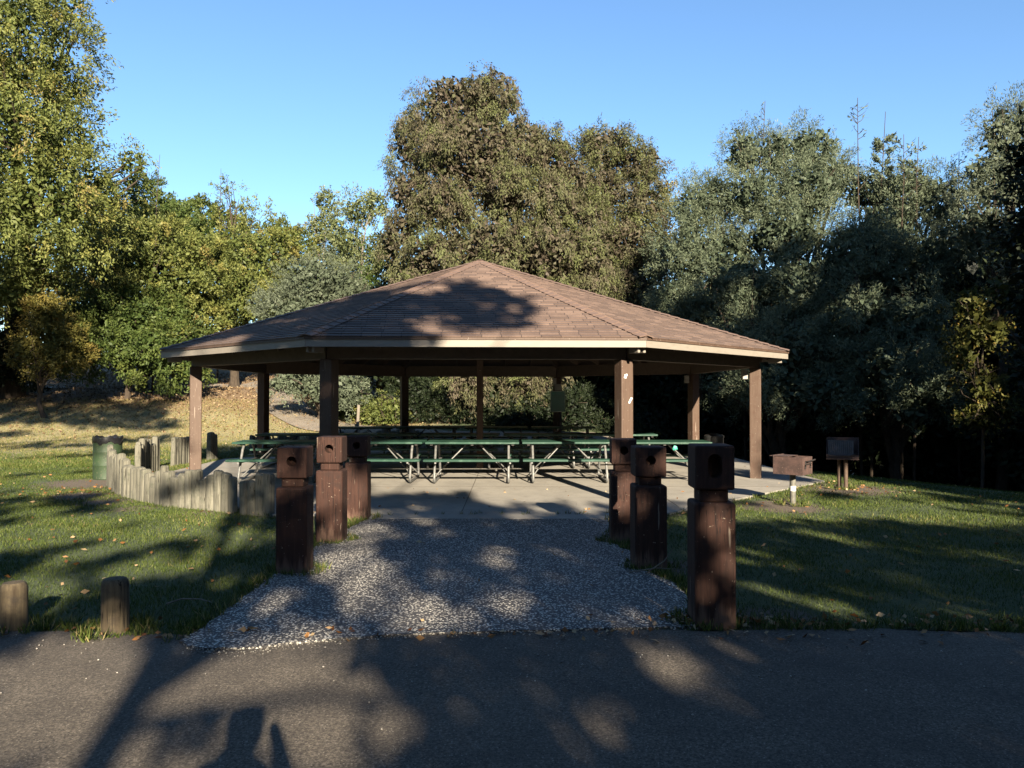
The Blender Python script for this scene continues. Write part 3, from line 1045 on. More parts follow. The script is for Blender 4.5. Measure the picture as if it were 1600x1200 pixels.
def palisade(label, pts, name="palisade_fence", hlo=0.52, hhi=0.66, gaps=(), hfun=None, wr=(0.125, 0.18)):
    P = np.array(pts, float)
    seg = np.hypot(*np.diff(P, axis=0).T)
    cum = np.concatenate([[0], np.cumsum(seg)])
    t = thing(name, label, "fence", (P[0, 0], P[0, 1], 0), 0, "log palisades around the slab")
    s = 0.0
    k = 0
    while s < cum[-1]:
        w = rng.uniform(*wr)
        c = s + w / 2
        x, y = np.interp(c, cum, P[:, 0]), np.interp(c, cum, P[:, 1])
        x2, y2 = np.interp(c + 0.05, cum, P[:, 0]), np.interp(c + 0.05, cum, P[:, 1])
        s += w + rng.uniform(0.0, 0.006)
        k += 1
        if any(a < c < b for a, b in gaps):
            continue
        h = rng.uniform(hlo, hhi) if hfun is None else hfun(c) + rng.uniform(-0.04, 0.04)
        bm = picket_mesh(h, w, w * rng.uniform(0.75, 0.95), rng)
        o = bm_obj("picket", bm, M['picket'], t, smooth=True)
        o.location = (x - P[0, 0], y - P[0, 1], float(ground_h(x, y)))
        yaw = math.atan2(y2 - y, x2 - x)
        o.rotation_euler = (rng.normal(0, 0.012), rng.normal(0, 0.012), yaw + rng.normal(0, 0.06))
    return t

front = [G(427, 806), G(385, 803), G(345, 798), G(300, 794), G(262, 790), G(232, 784), G(205, 777), G(182, 768), G(172, 758)]
palisade("weathered grey log palisade curving in front of the slab, nearest to the camera", front, hlo=0.53, hhi=0.70, gaps=((0.53, 0.66),),
         hfun=lambda c: 0.52 + 0.12 * smooth((c - 3.2) / 1.4) + 0.05 * math.sin(c * 31) + 0.03 * math.sin(c * 9))
mid_ = [(-7.75, 15.9), (-8.02, 16.9), (-8.12, 17.9), (-8.1, 18.9), (-8.0, 19.8), (-7.75, 20.9)]
palisade("pale sunlit log palisade behind the green drum, at the left side of the slab", mid_, hlo=0.60, hhi=0.80, gaps=((1.8, 2.45), (3.3, 4.3), (4.62, 6.0)))
back_ = [(-7.35, 21.6), (-6.9, 22.6), (-6.1, 23.6), (-5.2, 24.4), (-4.2, 24.9), (-3.0, 25.2)]
palisade("shaded dark log palisade behind the tables, at the back left of the slab", back_, hlo=0.42, hhi=0.60, gaps=((1.9, 2.2), (3.1, 3.35), (4.2, 4.5)))

# ------------------------------------------------------------------ round road-edge bollards
def bollard(x, y, h, r_, label):
    bm = bmesh.new()
    prof = [(r_ * 1.03, -0.1), (r_ * 1.02, 0.05), (r_, h * 0.5), (r_ * 0.99, h - 0.05), (r_ * 0.93, h - 0.02), (r_ * 0.75, h - 0.003), (0, h + 0.004)]
    lathe(bm, prof, 20)
    for v in bm.verts:
        a = math.atan2(v.co.y, v.co.x)
        v.co.x *= 1 + 0.03 * math.sin(3 * a + x)
        v.co.y *= 1 + 0.03 * math.sin(2 * a + x)
    o = bm_obj("bollard", bm, M['stump'], None, True, (x, y, 0))
    o.rotation_euler = (0.01, 0.015, x)
    return tag(o, label, "bollard", "round wooden bollards along the road edge")
bollard(-2.86, 5.56, 0.385, 0.093, "short round weathered wooden bollard at the road edge, nearer the path")
bollard(-3.62, 5.60, 0.345, 0.093, "short round wooden bollard at the road edge, cut by the left edge of the view")

# ------------------------------------------------------------------ barbecue grills
def grill_a():
    t = thing("barbecue_grill", "rusty brown box grill on a single pipe post at the right edge of the slab", "grill", (4.36, 11.95, 0), R(48))
    bm = bmesh.new()
    tube(bm, [(0, 0, -0.05), (0, 0, 0.52)], 0.046, 16)
    po = bm_obj("post", bm, M['pole_grey'], t, True)
    bm = bmesh.new()
    lathe(bm, [(0.0475, 0.22), (0.0475, 0.30)], 16)
    bm_obj("sticker", bm, M['white'], po, True)
    bm = bmesh.new()
    w, d, z0, z1, th = 0.40, 0.46, 0.49, 0.755, 0.008
    box(bm, (0, 0, z0), (w, d, th))
    box(bm, (-w / 2 + th / 2, 0, (z0 + z1) / 2), (th, d, z1 - z0), None, 0.002, 1)
    box(bm, (w / 2 - th / 2, 0, (z0 + z1) / 2), (th, d, z1 - z0), None, 0.002, 1)
    box(bm, (0, -d / 2 + th / 2, (z0 + z1) / 2), (w, th, z1 - z0), None, 0.002, 1)
    box(bm, (0, d / 2 - th / 2, (z0 + z1) / 2 + 0.01), (w, th, z1 - z0 + 0.02), None, 0.002, 1)
    box(bm, (0, 0.14, z1 + 0.008), (w - 0.03, 0.30, 0.007))
    bm_obj("firebox", bm, M['rust'], t)
    bm = bmesh.new()
    for i in range(11):
        x = -0.16 + i * 0.032
        tube(bm, [(x, -0.21, z1 - 0.03), (x, 0.2, z1 - 0.03)], 0.005, 6)
    bm_obj("grate", bm, M['dark_steel'], t)
    bm = bmesh.new()
    tube(bm, [(-0.11, -d / 2 - 0.05, z1 - 0.06), (0.17, -d / 2 - 0.05, z1 - 0.045)], 0.012, 8)
    for sx in (-0.10, 0.10):
        tube(bm, [(sx, -d / 2 - 0.055, z1 - 0.055), (sx, -d / 2 - 0.012, z1 - 0.06), (sx, -d / 2 - 0.012, z1 - 0.12), (sx - 0.02, -d / 2 - 0.02, z1 - 0.17)], 0.008, 6)
        for zz_ in (0.11, 0.14):
            tube(bm, [(sx, -d / 2 - 0.01, z1 - zz_), (sx - 0.02, -d / 2 - 0.025, z1 - zz_ - 0.02)], 0.007, 6)
    tube(bm, [(-0.09, -d / 2 - 0.02, z1 - 0.105), (0.10, -d / 2 - 0.02, z1 - 0.10)], 0.009, 6)
    bm_obj("handle", bm, M['dark_steel'], t)
grill_a()

def grill_b():
    t = thing("barbecue_grill", "rusty open-fronted grill with tilted grate on two pipes behind the box grill", "grill", (6.02, 14.0, 0), R(-24))
    for dx, dy in ((-0.06, 0.06), (0.05, -0.04)):
        bm = bmesh.new()
        tube(bm, [(dx, dy, -0.05), (dx, dy, 0.60)], 0.036, 14)
        bm_obj("post", bm, M['rust_pole'], t, True)
    bm = bmesh.new()
    w, d, z0, z1, th = 0.54, 0.40, 0.55, 0.64, 0.008
    box(bm, (0, 0, z0), (w, d, th))
    box(bm, (0, -d / 2, (z0 + z1) / 2 - 0.005), (w, th, z1 - z0), None, 0.002, 1)
    # sloped side plates
    for sx in (-1, 1):
        vs = [bm.verts.new((sx * w / 2, y, z)) for y, z in ((-d / 2, z0), (d / 2, z0), (d / 2, 0.90), (d / 2 - 0.10, 0.90), (-d / 2, z1))]
        vs2 = [bm.verts.new((sx * (w / 2 - th), v.co.y, v.co.z)) for v in vs]
        bm.faces.new(vs)
        bm.faces.new(vs2[::-1])
        for i in range(5):
            j = (i + 1) % 5
            bm.faces.new((vs[i], vs[j], vs2[j], vs2[i]))
    box(bm, (0, d / 2, (z0 + 0.93) / 2), (w, th, 0.93 - z0), None, 0.002, 1)
    bm_obj("firebox", bm, M['rust'], t)
    bm = bmesh.new()
    q = Matrix.Rotation(R(52), 3, 'X')
    ctr = Vector((-0.03, 0.0, 0.75))
    for i in range(13):
        x = -0.20 + i * 0.033
        a = q @ Vector((x, -0.17, 0)) + ctr
        b = q @ Vector((x, 0.15, 0)) + ctr
        tube(bm, [a, b], 0.0175, 6)
    for yv in (-0.17, 0.15):
        tube(bm, [q @ Vector((-0.22, yv, 0)) + ctr, q @ Vector((0.22, yv, 0)) + ctr], 0.012, 6)
    bm_obj("grate", bm, M['old_grate'], t)
    bm = bmesh.new()
    tube(bm, [(-0.24, -0.26, 0.64), (-0.20, -0.30, 0.625), (0.10, -0.30, 0.625), (0.17, -0.26, 0.65), (0.22, -0.24, 0.66)], 0.010, 8)
    bm_obj("handle", bm, M['dark_steel'], t)
grill_b()

# ------------------------------------------------------------------ drums
def drum(x, y, r_, h, mat, label, bag, z=0.0):
    t = thing("trash_drum", label, "trash can", (x, y, z))
    bm = bmesh.new()
    prof = [(0, 0.0), (r_ * 1.0, 0.0), (r_ * 1.02, 0.015), (r_, 0.03)]
    for zz_ in (0.34, 0.66):
        prof += [(r_, h * zz_ - 0.012), (r_ * 1.018, h * zz_), (r_, h * zz_ + 0.012)]
    prof += [(r_, h - 0.02), (r_ * 1.025, h - 0.008), (r_ * 1.01, h), (r_ * 0.97, h - 0.004), (r_ * 0.965, 0.1), (0, 0.1)]
    lathe(bm, prof, 36)
    bm_obj("drum", bm, mat, t, True)
    if bag:
        bm = bmesh.new()
        seg = 48
        rows_ = [(0.90, h - 0.30), (0.955, h - 0.05), (0.985, h + 0.022), (1.045, h + 0.016), (1.055, h - 0.03), (1.05, h - 0.075), (1.035, h - 0.105)]
        rr_ = []
        for ri, (f, zz_) in enumerate(rows_):
            ring = []
            for k in range(seg):
                a = 2 * math.pi * k / seg
                wv = 0.012 * math.sin(9 * a + ri) + 0.008 * math.sin(17 * a + 2 * ri)
                zz2 = zz_ + (0.018 * math.sin(5 * a) + 0.012 * math.sin(13 * a + 1)) * (1 if ri in (2, 3) else (1.6 if ri == 6 else 0.3))
                ring.append(bm.verts.new((r_ * (f + abs(wv) * (1 if ri > 2 else -1)) * math.cos(a), r_ * (f + abs(wv) * (1 if ri > 2 else -1)) * math.sin(a), zz2)))
            rr_.append(ring)
        for a_, b_ in zip(rr_[:-1], rr_[1:]):
            for k in range(seg):
                bm.faces.new((a_[k], a_[(k + 1) % seg], b_[(k + 1) % seg], b_[k]))
        bm_obj("bin_liner", bm, M['bag'], t, True)
    else:
        bm = bmesh.new()
        lathe(bm, [(r_ * 1.05, h - 0.03), (r_ * 1.06, h + 0.01), (r_ * 0.8, h + 0.04), (r_ * 0.3, h + 0.06), (0, h + 0.06)], 30)
        bm_obj("lid", bm, M['black_drum'], t, True)
    return t
drum(-8.28, 15.75, 0.27, 0.84, M['barrel'], "green steel drum trash can with black bag liner behind the log palisade", True, float(ground_h(-8.28, 15.75)))
drum(4.52, 17.2, 0.21, 0.74, M['black_drum'], "small black lidded drum on the slab beside the back right column", False, 0.05)

# pale wooden stake behind the shelter and thin stakes
def stake(x, y, h, w, label, mat):
    z = float(ground_h(x, y))
    bm = bmesh.new()
    box(bm, (0, 0, h / 2 - 0.05), (w, w, h + 0.1), None, 0.01, 1)
    o = bm_obj("marker_post", bm, mat, None, False, (x, y, z))
    o.rotation_euler = (0, R(2.5), 0.2)
    return tag(o, label, "post")
stake(-5.55, 27.6, 0.95, 0.10, "pale sunlit square marker post by the footpath behind the shelter", M['pale_bark'])
stake(0.78, 28.2, 1.3, 0.07, "thin shaded marker post among the bushes behind the centre of the shelter", M['pale_bark'])

# ------------------------------------------------------------------ foliage
def leaf_quads(C, D, L, W, r, NW=None):
    """diamond leaves: C base centres, D unit axes, L length, W width"""
    n = len(C)
    rv = r.normal(size=(n, 3)) if NW is None else NW
    S = np.cross(D, rv)
    S /= np.linalg.norm(S, axis=1, keepdims=True) + 1e-9
    Nn = np.cross(D, S)
    L = L[:, None]
    W = W[:, None]
    fold = 0.16
    v0 = C
    v1 = C + D * L * 0.45 + S * W * 0.5 + Nn * W * fold
    v2 = C + D * L
    v3 = C + D * L * 0.45 - S * W * 0.5 + Nn * W * fold
    V = np.stack([v0, v1, v2, v3], 1).reshape(-1, 3)
    F = np.arange(4 * n).reshape(n, 4)
    return V, F

def unit(a):
    return a / (np.linalg.norm(a, axis=1, keepdims=True) + 1e-9)

def sprays(lobes, area_density, leaves, leaf_l, leaf_w, r, spread=0.35, length=0.6, droop=0.0, out=0.8, up=0.25, gap=0.25, inner=True, inner_size=0.21, gap_scale=0.9, sub=9):
    """lobes: list of (cx,cy,cz,rx,ry,rz). Leaf sprays spring from the lobes' shells."""
    Cs, Ds, cl = [], [], []
    main = lobes
    if sub > 0:
        new = []
        for (cx, cy, cz, rx, ry, rz) in lobes:
            k_ = int(sub * 1.6)
            d = unit(r.normal(size=(k_, 3)))
            for dd in d:
                sc_ = r.uniform(0.24, 0.46)
                q = np.array([cx, cy, cz]) + dd * np.array([rx, ry, rz]) * (1.02 - sc_ * 0.75)
                m_ = (rx * ry * rz) ** (1 / 3)
                new.append((q[0], q[1], q[2], (rx * 0.4 + m_ * 0.6) * sc_ * 1.1, (ry * 0.4 + m_ * 0.6) * sc_ * 1.1, (rz * 0.4 + m_ * 0.6) * sc_ * 0.85))
        lobes = new
    for (cx, cy, cz, rx, ry, rz) in lobes:
        area = 4 * math.pi * (((rx * ry) ** 1.6 + (rx * rz) ** 1.6 + (ry * rz) ** 1.6) / 3) ** (1 / 1.6)
        n = int(area * area_density)
        d = unit(r.normal(size=(n, 3)))
        rad = 1 - np.abs(r.normal(0, 0.16, n)) + r.uniform(-0.02, 0.04, n)
        p = np.array([cx, cy, cz]) + d * np.array([rx, ry, rz]) * rad[:, None]
        nrm = unit(d / np.array([rx, ry, rz]))
        Cs.append(p)
        Ds.append(nrm)
    P, Nrm = np.concatenate(Cs), np.concatenate(Ds)
    keep = np.ones(len(P), bool)
    for L_ in lobes:                       # drop what lies deep inside another lobe
        q = (P - np.array(L_[:3])) / np.array(L_[3:])
        keep &= (np.sum(q * q, 1) > 0.45)
    for L_ in main:
        q = (P - np.array(L_[:3])) / np.array(L_[3:])
        keep &= (np.sum(q * q, 1) > 0.30)
    hidden = np.zeros(len(P))
    f = np.sin(P[:, 0] * 2.1 / gap_scale + 1.3 * np.sin(P[:, 2] * 1.7 / gap_scale)) * np.sin(P[:, 1] * 1.9 / gap_scale + 0.7) * np.sin(P[:, 2] * 2.3 / gap_scale + np.sin(P[:, 0] * 1.4))
    keep &= (f > -1 + gap * 1.2) | (r.uniform(size=len(P)) < 0.12)
    keep &= r.uniform(size=len(P)) > gap * 0.3
    P, Nrm = P[keep], Nrm[keep]
    length, spread = length * 0.72, spread * 0.72
    n = len(P)
    sd = unit(Nrm * out + np.array([0, 0, up - droop]) + r.normal(0, 0.30, (n, 3)))
    ln = length * r.uniform(0.55, 1.25, n)
    clump = np.clip(0.5 + 0.28 * f[keep] + r.normal(0, 0.22, n), 0, 1)
    k = leaves
    t = r.uniform(0, 1, (n, k)) ** 0.85
    base = P[:, None, :] + sd[:, None, :] * (ln[:, None] * t)[..., None]
    base = base + r.normal(0, 1, (n, k, 3)) * (spread * (1.0 - 0.55 * t))[..., None] * 0.5
    base[..., 2] -= droop * 0.5 * (t ** 2) * ln[:, None]
    ax = unit((sd[:, None, :] * 0.8 + r.normal(0, 0.55, (n, k, 3)) + np.array([0, 0, -droop * 0.9])).reshape(-1, 3))
    C = base.reshape(-1, 3)
    m = len(C)
    Ll = leaf_l * r.uniform(0.6, 1.3, m)
    Wl = leaf_w * r.uniform(0.7, 1.25, m)
    rnd = np.clip(r.beta(2.2, 2.2, m), 0, 1)
    clp = np.repeat(clump, k)
    NW = unit(np.repeat(Nrm, k, 0) * 0.9 + np.array([0, 0, 0.35]) + r.normal(0, 0.5, (m, 3)))
    V, F = leaf_quads(C, ax, Ll, Wl, r, NW)
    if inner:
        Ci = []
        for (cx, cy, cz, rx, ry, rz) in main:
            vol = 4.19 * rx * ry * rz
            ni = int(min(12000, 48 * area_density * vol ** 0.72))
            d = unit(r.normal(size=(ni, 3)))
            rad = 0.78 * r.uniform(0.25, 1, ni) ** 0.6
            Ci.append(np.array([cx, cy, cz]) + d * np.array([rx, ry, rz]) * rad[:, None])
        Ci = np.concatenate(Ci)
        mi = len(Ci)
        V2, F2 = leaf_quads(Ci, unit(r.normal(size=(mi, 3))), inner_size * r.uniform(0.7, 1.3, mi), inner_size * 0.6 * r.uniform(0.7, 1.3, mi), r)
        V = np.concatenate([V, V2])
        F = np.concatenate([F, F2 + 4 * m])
        rnd = np.concatenate([rnd, r.uniform(0, 0.45, mi)])  # inner leaves kept to dark tones, so crown shade is in their colour
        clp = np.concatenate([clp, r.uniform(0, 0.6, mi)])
    return V, F, rnd, clp

def add_limbs(bm, base, lobes, r0, r, trunk_top=None, lean=(0, 0), nsub=5, forks=True):
    bx, by, bz = base
    cen = np.mean(np.array(lobes)[:, :3], 0)
    zt = trunk_top if trunk_top is not None else bz + (cen[2] - bz) * 0.55
    topx, topy = bx + (cen[0] - bx) * 0.5, by + (cen[1] - by) * 0.5
    pts, rad = [], []
    for i in range(nsub + 1):
        t = i / nsub
        pts.append((bx + (topx - bx) * t ** 1.4 + r.normal(0, 0.04) * (0 < i < nsub) + lean[0] * math.sin(t * 3.14), by + (topy - by) * t ** 1.4 + r.normal(0, 0.04) * (0 < i < nsub), bz - 0.2 + (zt - bz + 0.2) * t))
        rad.append(r0 * (1.45 if i == 0 else 1.0) * (1 - 0.38 * t))
    tube(bm, pts, rad, 9)
    for L_ in lobes:
        tgt = np.array(L_[:3]) + np.array([0, 0, L_[5] * 0.3])
        t0 = r.uniform(0.55, 1.0)
        st = np.array([np.interp(t0, np.linspace(0, 1, nsub + 1), np.array(pts)[:, j]) for j in range(3)])
        q, qr = [], []
        sag = r.normal(0, 0.25, 3)
        for i in range(7):
            t = i / 6
            q.append(tuple(st + (tgt - st) * t + sag * math.sin(t * 3.14) + np.array([0, 0, 0.25 * math.sin(t * 3.14)])))
            qr.append(r0 * 0.55 * (1 - 0.85 * t))
        tube(bm, q, qr, 6)
        for _ in range(5):
            i0 = r.integers(2, 6)
            s0 = np.array(q[i0])
            d = unit(r.normal(size=(1, 3)))[0] * np.array(L_[3:]) * 0.92
            tg = np.array(L_[:3]) + d
            tube(bm, [tuple(s0), tuple((s0 + tg) / 2 + r.normal(0, 0.12, 3)), tuple(tg)], [qr[i0] * 0.7, qr[i0] * 0.45, 0.012], 5)

def tree(name, label, cat, lobes, base, mat, r0=0.25, bark='bark', seed=1, group=None, dens=3.2, leaves=34, ll=0.13, lw=0.055, limbs=True, trunk_top=None, lean=(0, 0), **kw):
    r = np.random.default_rng(seed)
    bz = float(ground_h(base[0], base[1])) if len(base) == 2 else base[2]
    if base[1] > 20 and ll < 0.25:
        leaves, ll, lw = int(leaves * 1.5), ll * 0.86, lw * 0.86
    B = np.array([base[0], base[1], bz])
    lob = [tuple(np.array(l[:3]) - B) + tuple(l[3:]) for l in lobes]
    t = thing(name, label, cat, tuple(B), 0, group)
    V, F, rnd, clp = sprays(lob, dens, leaves, ll, lw, r, **kw)
    gz = ground_h(V[:, 0] + B[0], V[:, 1] + B[1]) - bz
    q = V.reshape(-1, 4, 3)[:, :, 2].min(1) > gz.reshape(-1, 4).max(1) + 0.02
    V = V.reshape(-1, 4, 3)[q].reshape(-1, 3)
    n = q.sum()
    F = np.arange(4 * n).reshape(n, 4)
    me = np_mesh("crown", V, F, {"rnd": ('FACE', rnd[q]), "clump": ('FACE', clp[q])})
    link("crown", me, M[mat], t)
    if limbs:
        bm = bmesh.new()
        add_limbs(bm, (0, 0, 0), lob, r0, r, None if trunk_top is None else trunk_top - bz, lean)
        bm_obj("trunk", bm, M[bark], t, True)
    return t

def LB(px, py, d, rx, rz, ry=None):
    """a crown lobe standing d metres away at photo pixel px,py; rx, rz half sizes in pixels"""
    s = d / 1200.0
    ry_ = ry if ry is not None else rx * s * 0.95
    return ((px - 800) * s, d, CAM_H - (py - 618) * s, rx * s, ry_, rz * s)

# --- left: tall tree running out of the top of the frame
tree("tall_tree", "tall yellow-green tree filling the left edge and running out of the top", "tree",
     [LB(20, 60, 30, 105, 95), LB(85, -10, 31, 50, 55), LB(92, 130, 31, 44, 60), LB(20, 210, 29, 100, 90), LB(105, 215, 31, 50, 60), LB(60, 330, 29, 110, 90),
      LB(140, 300, 32, 52, 58), LB(-60, 130, 31, 90, 130), LB(20, 440, 30, 80, 70), LB(-60, 330, 31, 80, 120), LB(205, 255, 34, 26, 30)],
     (-22.5, 34.5), 'lf_yellowgreen', r0=0.5, seed=3, dens=2.6, leaves=36, ll=0.17, lw=0.07, length=0.95, spread=0.5, droop=0.35, gap=0.4, trunk_top=9)
# --- left: bushy mass of separate trees up the slope
tree("bushy_tree", "rounded yellow-green tree left of the roof with an orange tinged crown", "tree",
     [LB(190, 400, 38, 100, 75), LB(270, 430, 37, 85, 80), LB(150, 470, 37, 80, 60), LB(240, 500, 36, 90, 60)], (-18.5, 38.5), 'lf_yellowgreen', seed=4, group="trees on the slope left of the shelter", dens=2.7, ll=0.17, lw=0.08, gap=0.3, length=0.7)
tree("bushy_tree", "olive green tree with rounded top behind the left slope trees, below the open sky", "tree",
     [LB(270, 355, 44, 70, 55), LB(330, 380, 43, 70, 60), LB(230, 370, 44, 55, 60), LB(215, 300, 43, 32, 45)], (-20, 45), 'lf_green', seed=5, group="trees on the slope left of the shelter", dens=2.3, ll=0.19, lw=0.09, gap=0.3, length=0.8)
tree("bushy_tree", "broad yellow-green tree directly above the left end of the roof", "tree",
     [LB(390, 415, 39, 78, 60), LB(340, 450, 38, 70, 60), LB(440, 390, 40, 50, 40), LB(400, 470, 38, 80, 50), LB(330, 500, 38, 60, 40)], (-14.5, 40), 'lf_yellowgreen', seed=6, group="trees on the slope left of the shelter", dens=2.7, ll=0.17, lw=0.08, gap=0.3, length=0.7)
tree("slender_tree", "slender pointed tree with airy top rising over the left slope trees", "tree",
     [LB(372, 320, 42, 30, 34), LB(395, 355, 42, 42, 36), LB(350, 350, 42, 30, 30), LB(352, 283, 42, 13, 17)], (-15.3, 42.5), 'lf_yellowgreen', seed=7, r0=0.16, dens=2.0, leaves=20, ll=0.17, lw=0.08, gap=0.55, length=0.8, inner=False)
tree("low_tree", "low leafy tree with bright green hanging branches on the bank left of the shelter", "tree",
     [LB(180, 545, 33.5, 75, 42), LB(255, 550, 33, 70, 45), LB(130, 510, 34, 50, 50), LB(215, 500, 34.5, 75, 40), LB(300, 580, 33, 30, 25)], (-17.1, 34.2), 'lf_green', seed=8, r0=0.14, dens=3.6, leaves=36, ll=0.18, lw=0.08, droop=0.25, gap=0.3, length=0.7, spread=0.4)
tree("autumn_tree", "small rounded bronze-green tree on the shaded bank at the far left", "tree",
     [LB(78, 510, 30, 40, 42), LB(68, 478, 30, 26, 26), LB(92, 555, 30, 38, 26), LB(50, 550, 30, 34, 30), LB(108, 530, 30, 24, 32)], (-18.3, 30.2), 'lf_bronze', seed=9, r0=0.10, dens=6.0, leaves=34, ll=0.12, lw=0.05, gap=0.2, droop=0.2, lean=(-0.3, 0), length=0.6)
tree("dark_tree", "dark green tree in shade at the left edge behind the small bronze-green tree", "tree",
     [LB(-20, 500, 33, 100, 110), LB(30, 560, 34, 70, 50), LB(-120, 450, 33, 80, 120)], (-23, 34), 'lf_dark', seed=10, dens=2.4, ll=0.2, lw=0.1)
tree("tree_on_hill", "rounded dark green treetop far behind on the skyline at left", "tree",
     [LB(262, 322, 60, 28, 20), LB(285, 335, 60, 25, 20), LB(290, 400, 58, 90, 80), LB(420, 430, 58, 90, 70), LB(150, 420, 56, 90, 90)], (-26, 61), 'lf_green', seed=12, dens=1.0, ll=0.3, lw=0.16, length=0.9, gap=0.1)
# --- thin poplar-like trees in the gap
tree("slender_tree", "thin pale airy tree in the sky gap left of the big olive tree", "tree",
     [LB(508, 315, 40, 20, 24), LB(495, 350, 40, 18, 20), LB(520, 362, 40, 30, 30), LB(535, 400, 40, 34, 34), LB(520, 450, 39, 45, 35)], (-9.5, 40), 'lf_pale', seed=13, bark='pale_bark', r0=0.10, dens=3.6, leaves=26, ll=0.14, lw=0.07, gap=0.45, length=0.7, trunk_top=7.0)
tree("slender_tree", "airy branched tree with bare upper twigs touching the big olive tree's left side", "tree",
     [LB(560, 330, 38, 32, 30), LB(548, 380, 38, 32, 34), LB(588, 318, 38, 24, 26), LB(556, 430, 38, 35, 34), LB(590, 400, 37, 20, 30)], (-7.4, 38), 'lf_pale', seed=14, bark='pale_bark', r0=0.10, dens=3.4, leaves=26, ll=0.14, lw=0.07, gap=0.45, length=0.7, trunk_top=7.0)
tree("silver_tree", "pale silver-green feathery tree behind the left slope of the roof", "tree",
     [LB(490, 440, 33, 55, 45), LB(455, 470, 33, 50, 40), LB(530, 460, 33, 50, 45), LB(480, 500, 32.5, 70, 45), LB(560, 485, 33, 45, 45)], (-8.2, 33.5), 'lf_silver', seed=15, r0=0.14, dens=4.2, leaves=44, ll=0.11, lw=0.035, gap=0.3, length=0.8, spread=0.35)
tree("silver_tree", "low silver-green tree seen under the eave between the two left columns", "tree",
     [LB(450, 598, 30, 35, 20), LB(500, 605, 29.5, 38, 24), LB(545, 612, 29, 30, 32), LB(500, 570, 30, 60, 22)], (-7.6, 30.3), 'lf_silver', seed=16, r0=0.12, dens=5.0, leaves=40, ll=0.11, lw=0.05, gap=0.35, droop=0.2, length=0.55)
tree("leafy_tree", "yellow-green tree between the airy trees and the big olive tree", "tree",
     [LB(600, 400, 37, 30, 50), LB(580, 455, 36, 50, 40), LB(640, 440, 37, 40, 45), LB(520, 470, 38, 60, 40)], (-6.0, 37), 'lf_green', seed=17, dens=2.6, ll=0.16, lw=0.08, gap=0.4)

# --- big olive-brown tree behind the roof
big = [LB(715, 165, 31, 75, 55), LB(770, 150, 31, 55, 48), LB(655, 225, 31, 52, 60), LB(735, 240, 30, 90, 70), LB(815, 235, 31, 60, 62), LB(645, 300, 30, 45, 45), LB(860, 250, 31.5, 50, 50), LB(893, 285, 31.5, 45, 48), LB(905, 345, 31, 45, 52),
       LB(700, 320, 29.5, 62, 50), LB(790, 300, 29.5, 60, 50), LB(860, 320, 30, 55, 55), LB(625, 370, 30, 38, 55), LB(690, 400, 29, 65, 45), LB(775, 385, 28.5, 60, 50), LB(850, 395, 28.5, 65, 50), LB(920, 400, 29, 45, 55),
       LB(650, 450, 29, 55, 40), LB(900, 460, 29, 55, 45), LB(760, 470, 29, 110, 50), LB(735, 595, 28.5, 45, 28), LB(830, 600, 28.5, 40, 30), LB(860, 580, 28.5, 40, 30)]
tree("olive_tree", "huge domed olive-brown tree rising directly behind the peak of the shelter roof", "tree", big, (0.65, 30.5), 'lf_olive', r0=0.42, seed=20,
     dens=5.4, leaves=42, ll=0.15, lw=0.045, length=0.65, spread=0.36, droop=0.75, out=0.9, up=0.1, gap=0.22, trunk_top=5.5, sub=7)
tree("olive_tree", "second olive-brown tree, lower and narrower, right of the huge domed one", "tree",
     [LB(955, 235, 33, 48, 42), LB(1000, 260, 33, 38, 42), LB(925, 225, 33.5, 22, 30), LB(940, 300, 33, 45, 50), LB(1000, 320, 32.5, 42, 50), LB(975, 380, 32, 60, 50), LB(960, 450, 31.5, 70, 50), LB(1010, 420, 32, 40, 60)],
     (5.0, 33), 'lf_olive', r0=0.3, seed=21, dens=5.4, leaves=40, ll=0.15, lw=0.048, length=0.65, spread=0.42, droop=0.6, gap=0.35)
tree("yellow_tree", "narrow yellow autumn tree between the second olive tree and the grey-green trees", "tree",
     [LB(1035, 320, 34, 20, 42), LB(1030, 370, 34, 22, 40), LB(1042, 290, 34, 10, 20)], (6.6, 34.3), 'lf_yellow', seed=22, r0=0.1, dens=3.5, leaves=26, ll=0.12, lw=0.06, gap=0.4)

# --- right: grey-green feathery trees
fk = dict(dens=5.6, leaves=52, ll=0.125, lw=0.026, length=0.85, spread=0.36, gap=0.38, out=0.9, up=0.35)
tree("feathery_tree", "grey-green feathery tree just right of the yellow tree, behind the roof", "tree",
     [LB(1085, 330, 27, 42, 45), LB(1125, 310, 27, 42, 42), LB(1080, 400, 26.5, 55, 60), LB(1140, 400, 26.5, 55, 60), LB(1060, 470, 26.5, 45, 50), LB(1100, 500, 25.5, 70, 55)],
     (6.4, 27.2), 'lf_acacia', r0=0.2, seed=30, group="grey-green feathery trees at right", **fk)
tree("feathery_tree", "tall pale-topped feathery tree, the highest right of centre with bright upper foliage", "tree",
     [LB(1165, 240, 27, 34, 40), LB(1215, 240, 27, 40, 40), LB(1270, 235, 27, 50, 42), LB(1180, 310, 26, 50, 50), LB(1260, 300, 26, 65, 55), LB(1310, 275, 27, 30, 42), LB(1230, 370, 25.5, 70, 55)],
     (9.7, 27.5), 'lf_acacia', r0=0.22, seed=31, bark='bark', group="grey-green feathery trees at right", **fk)
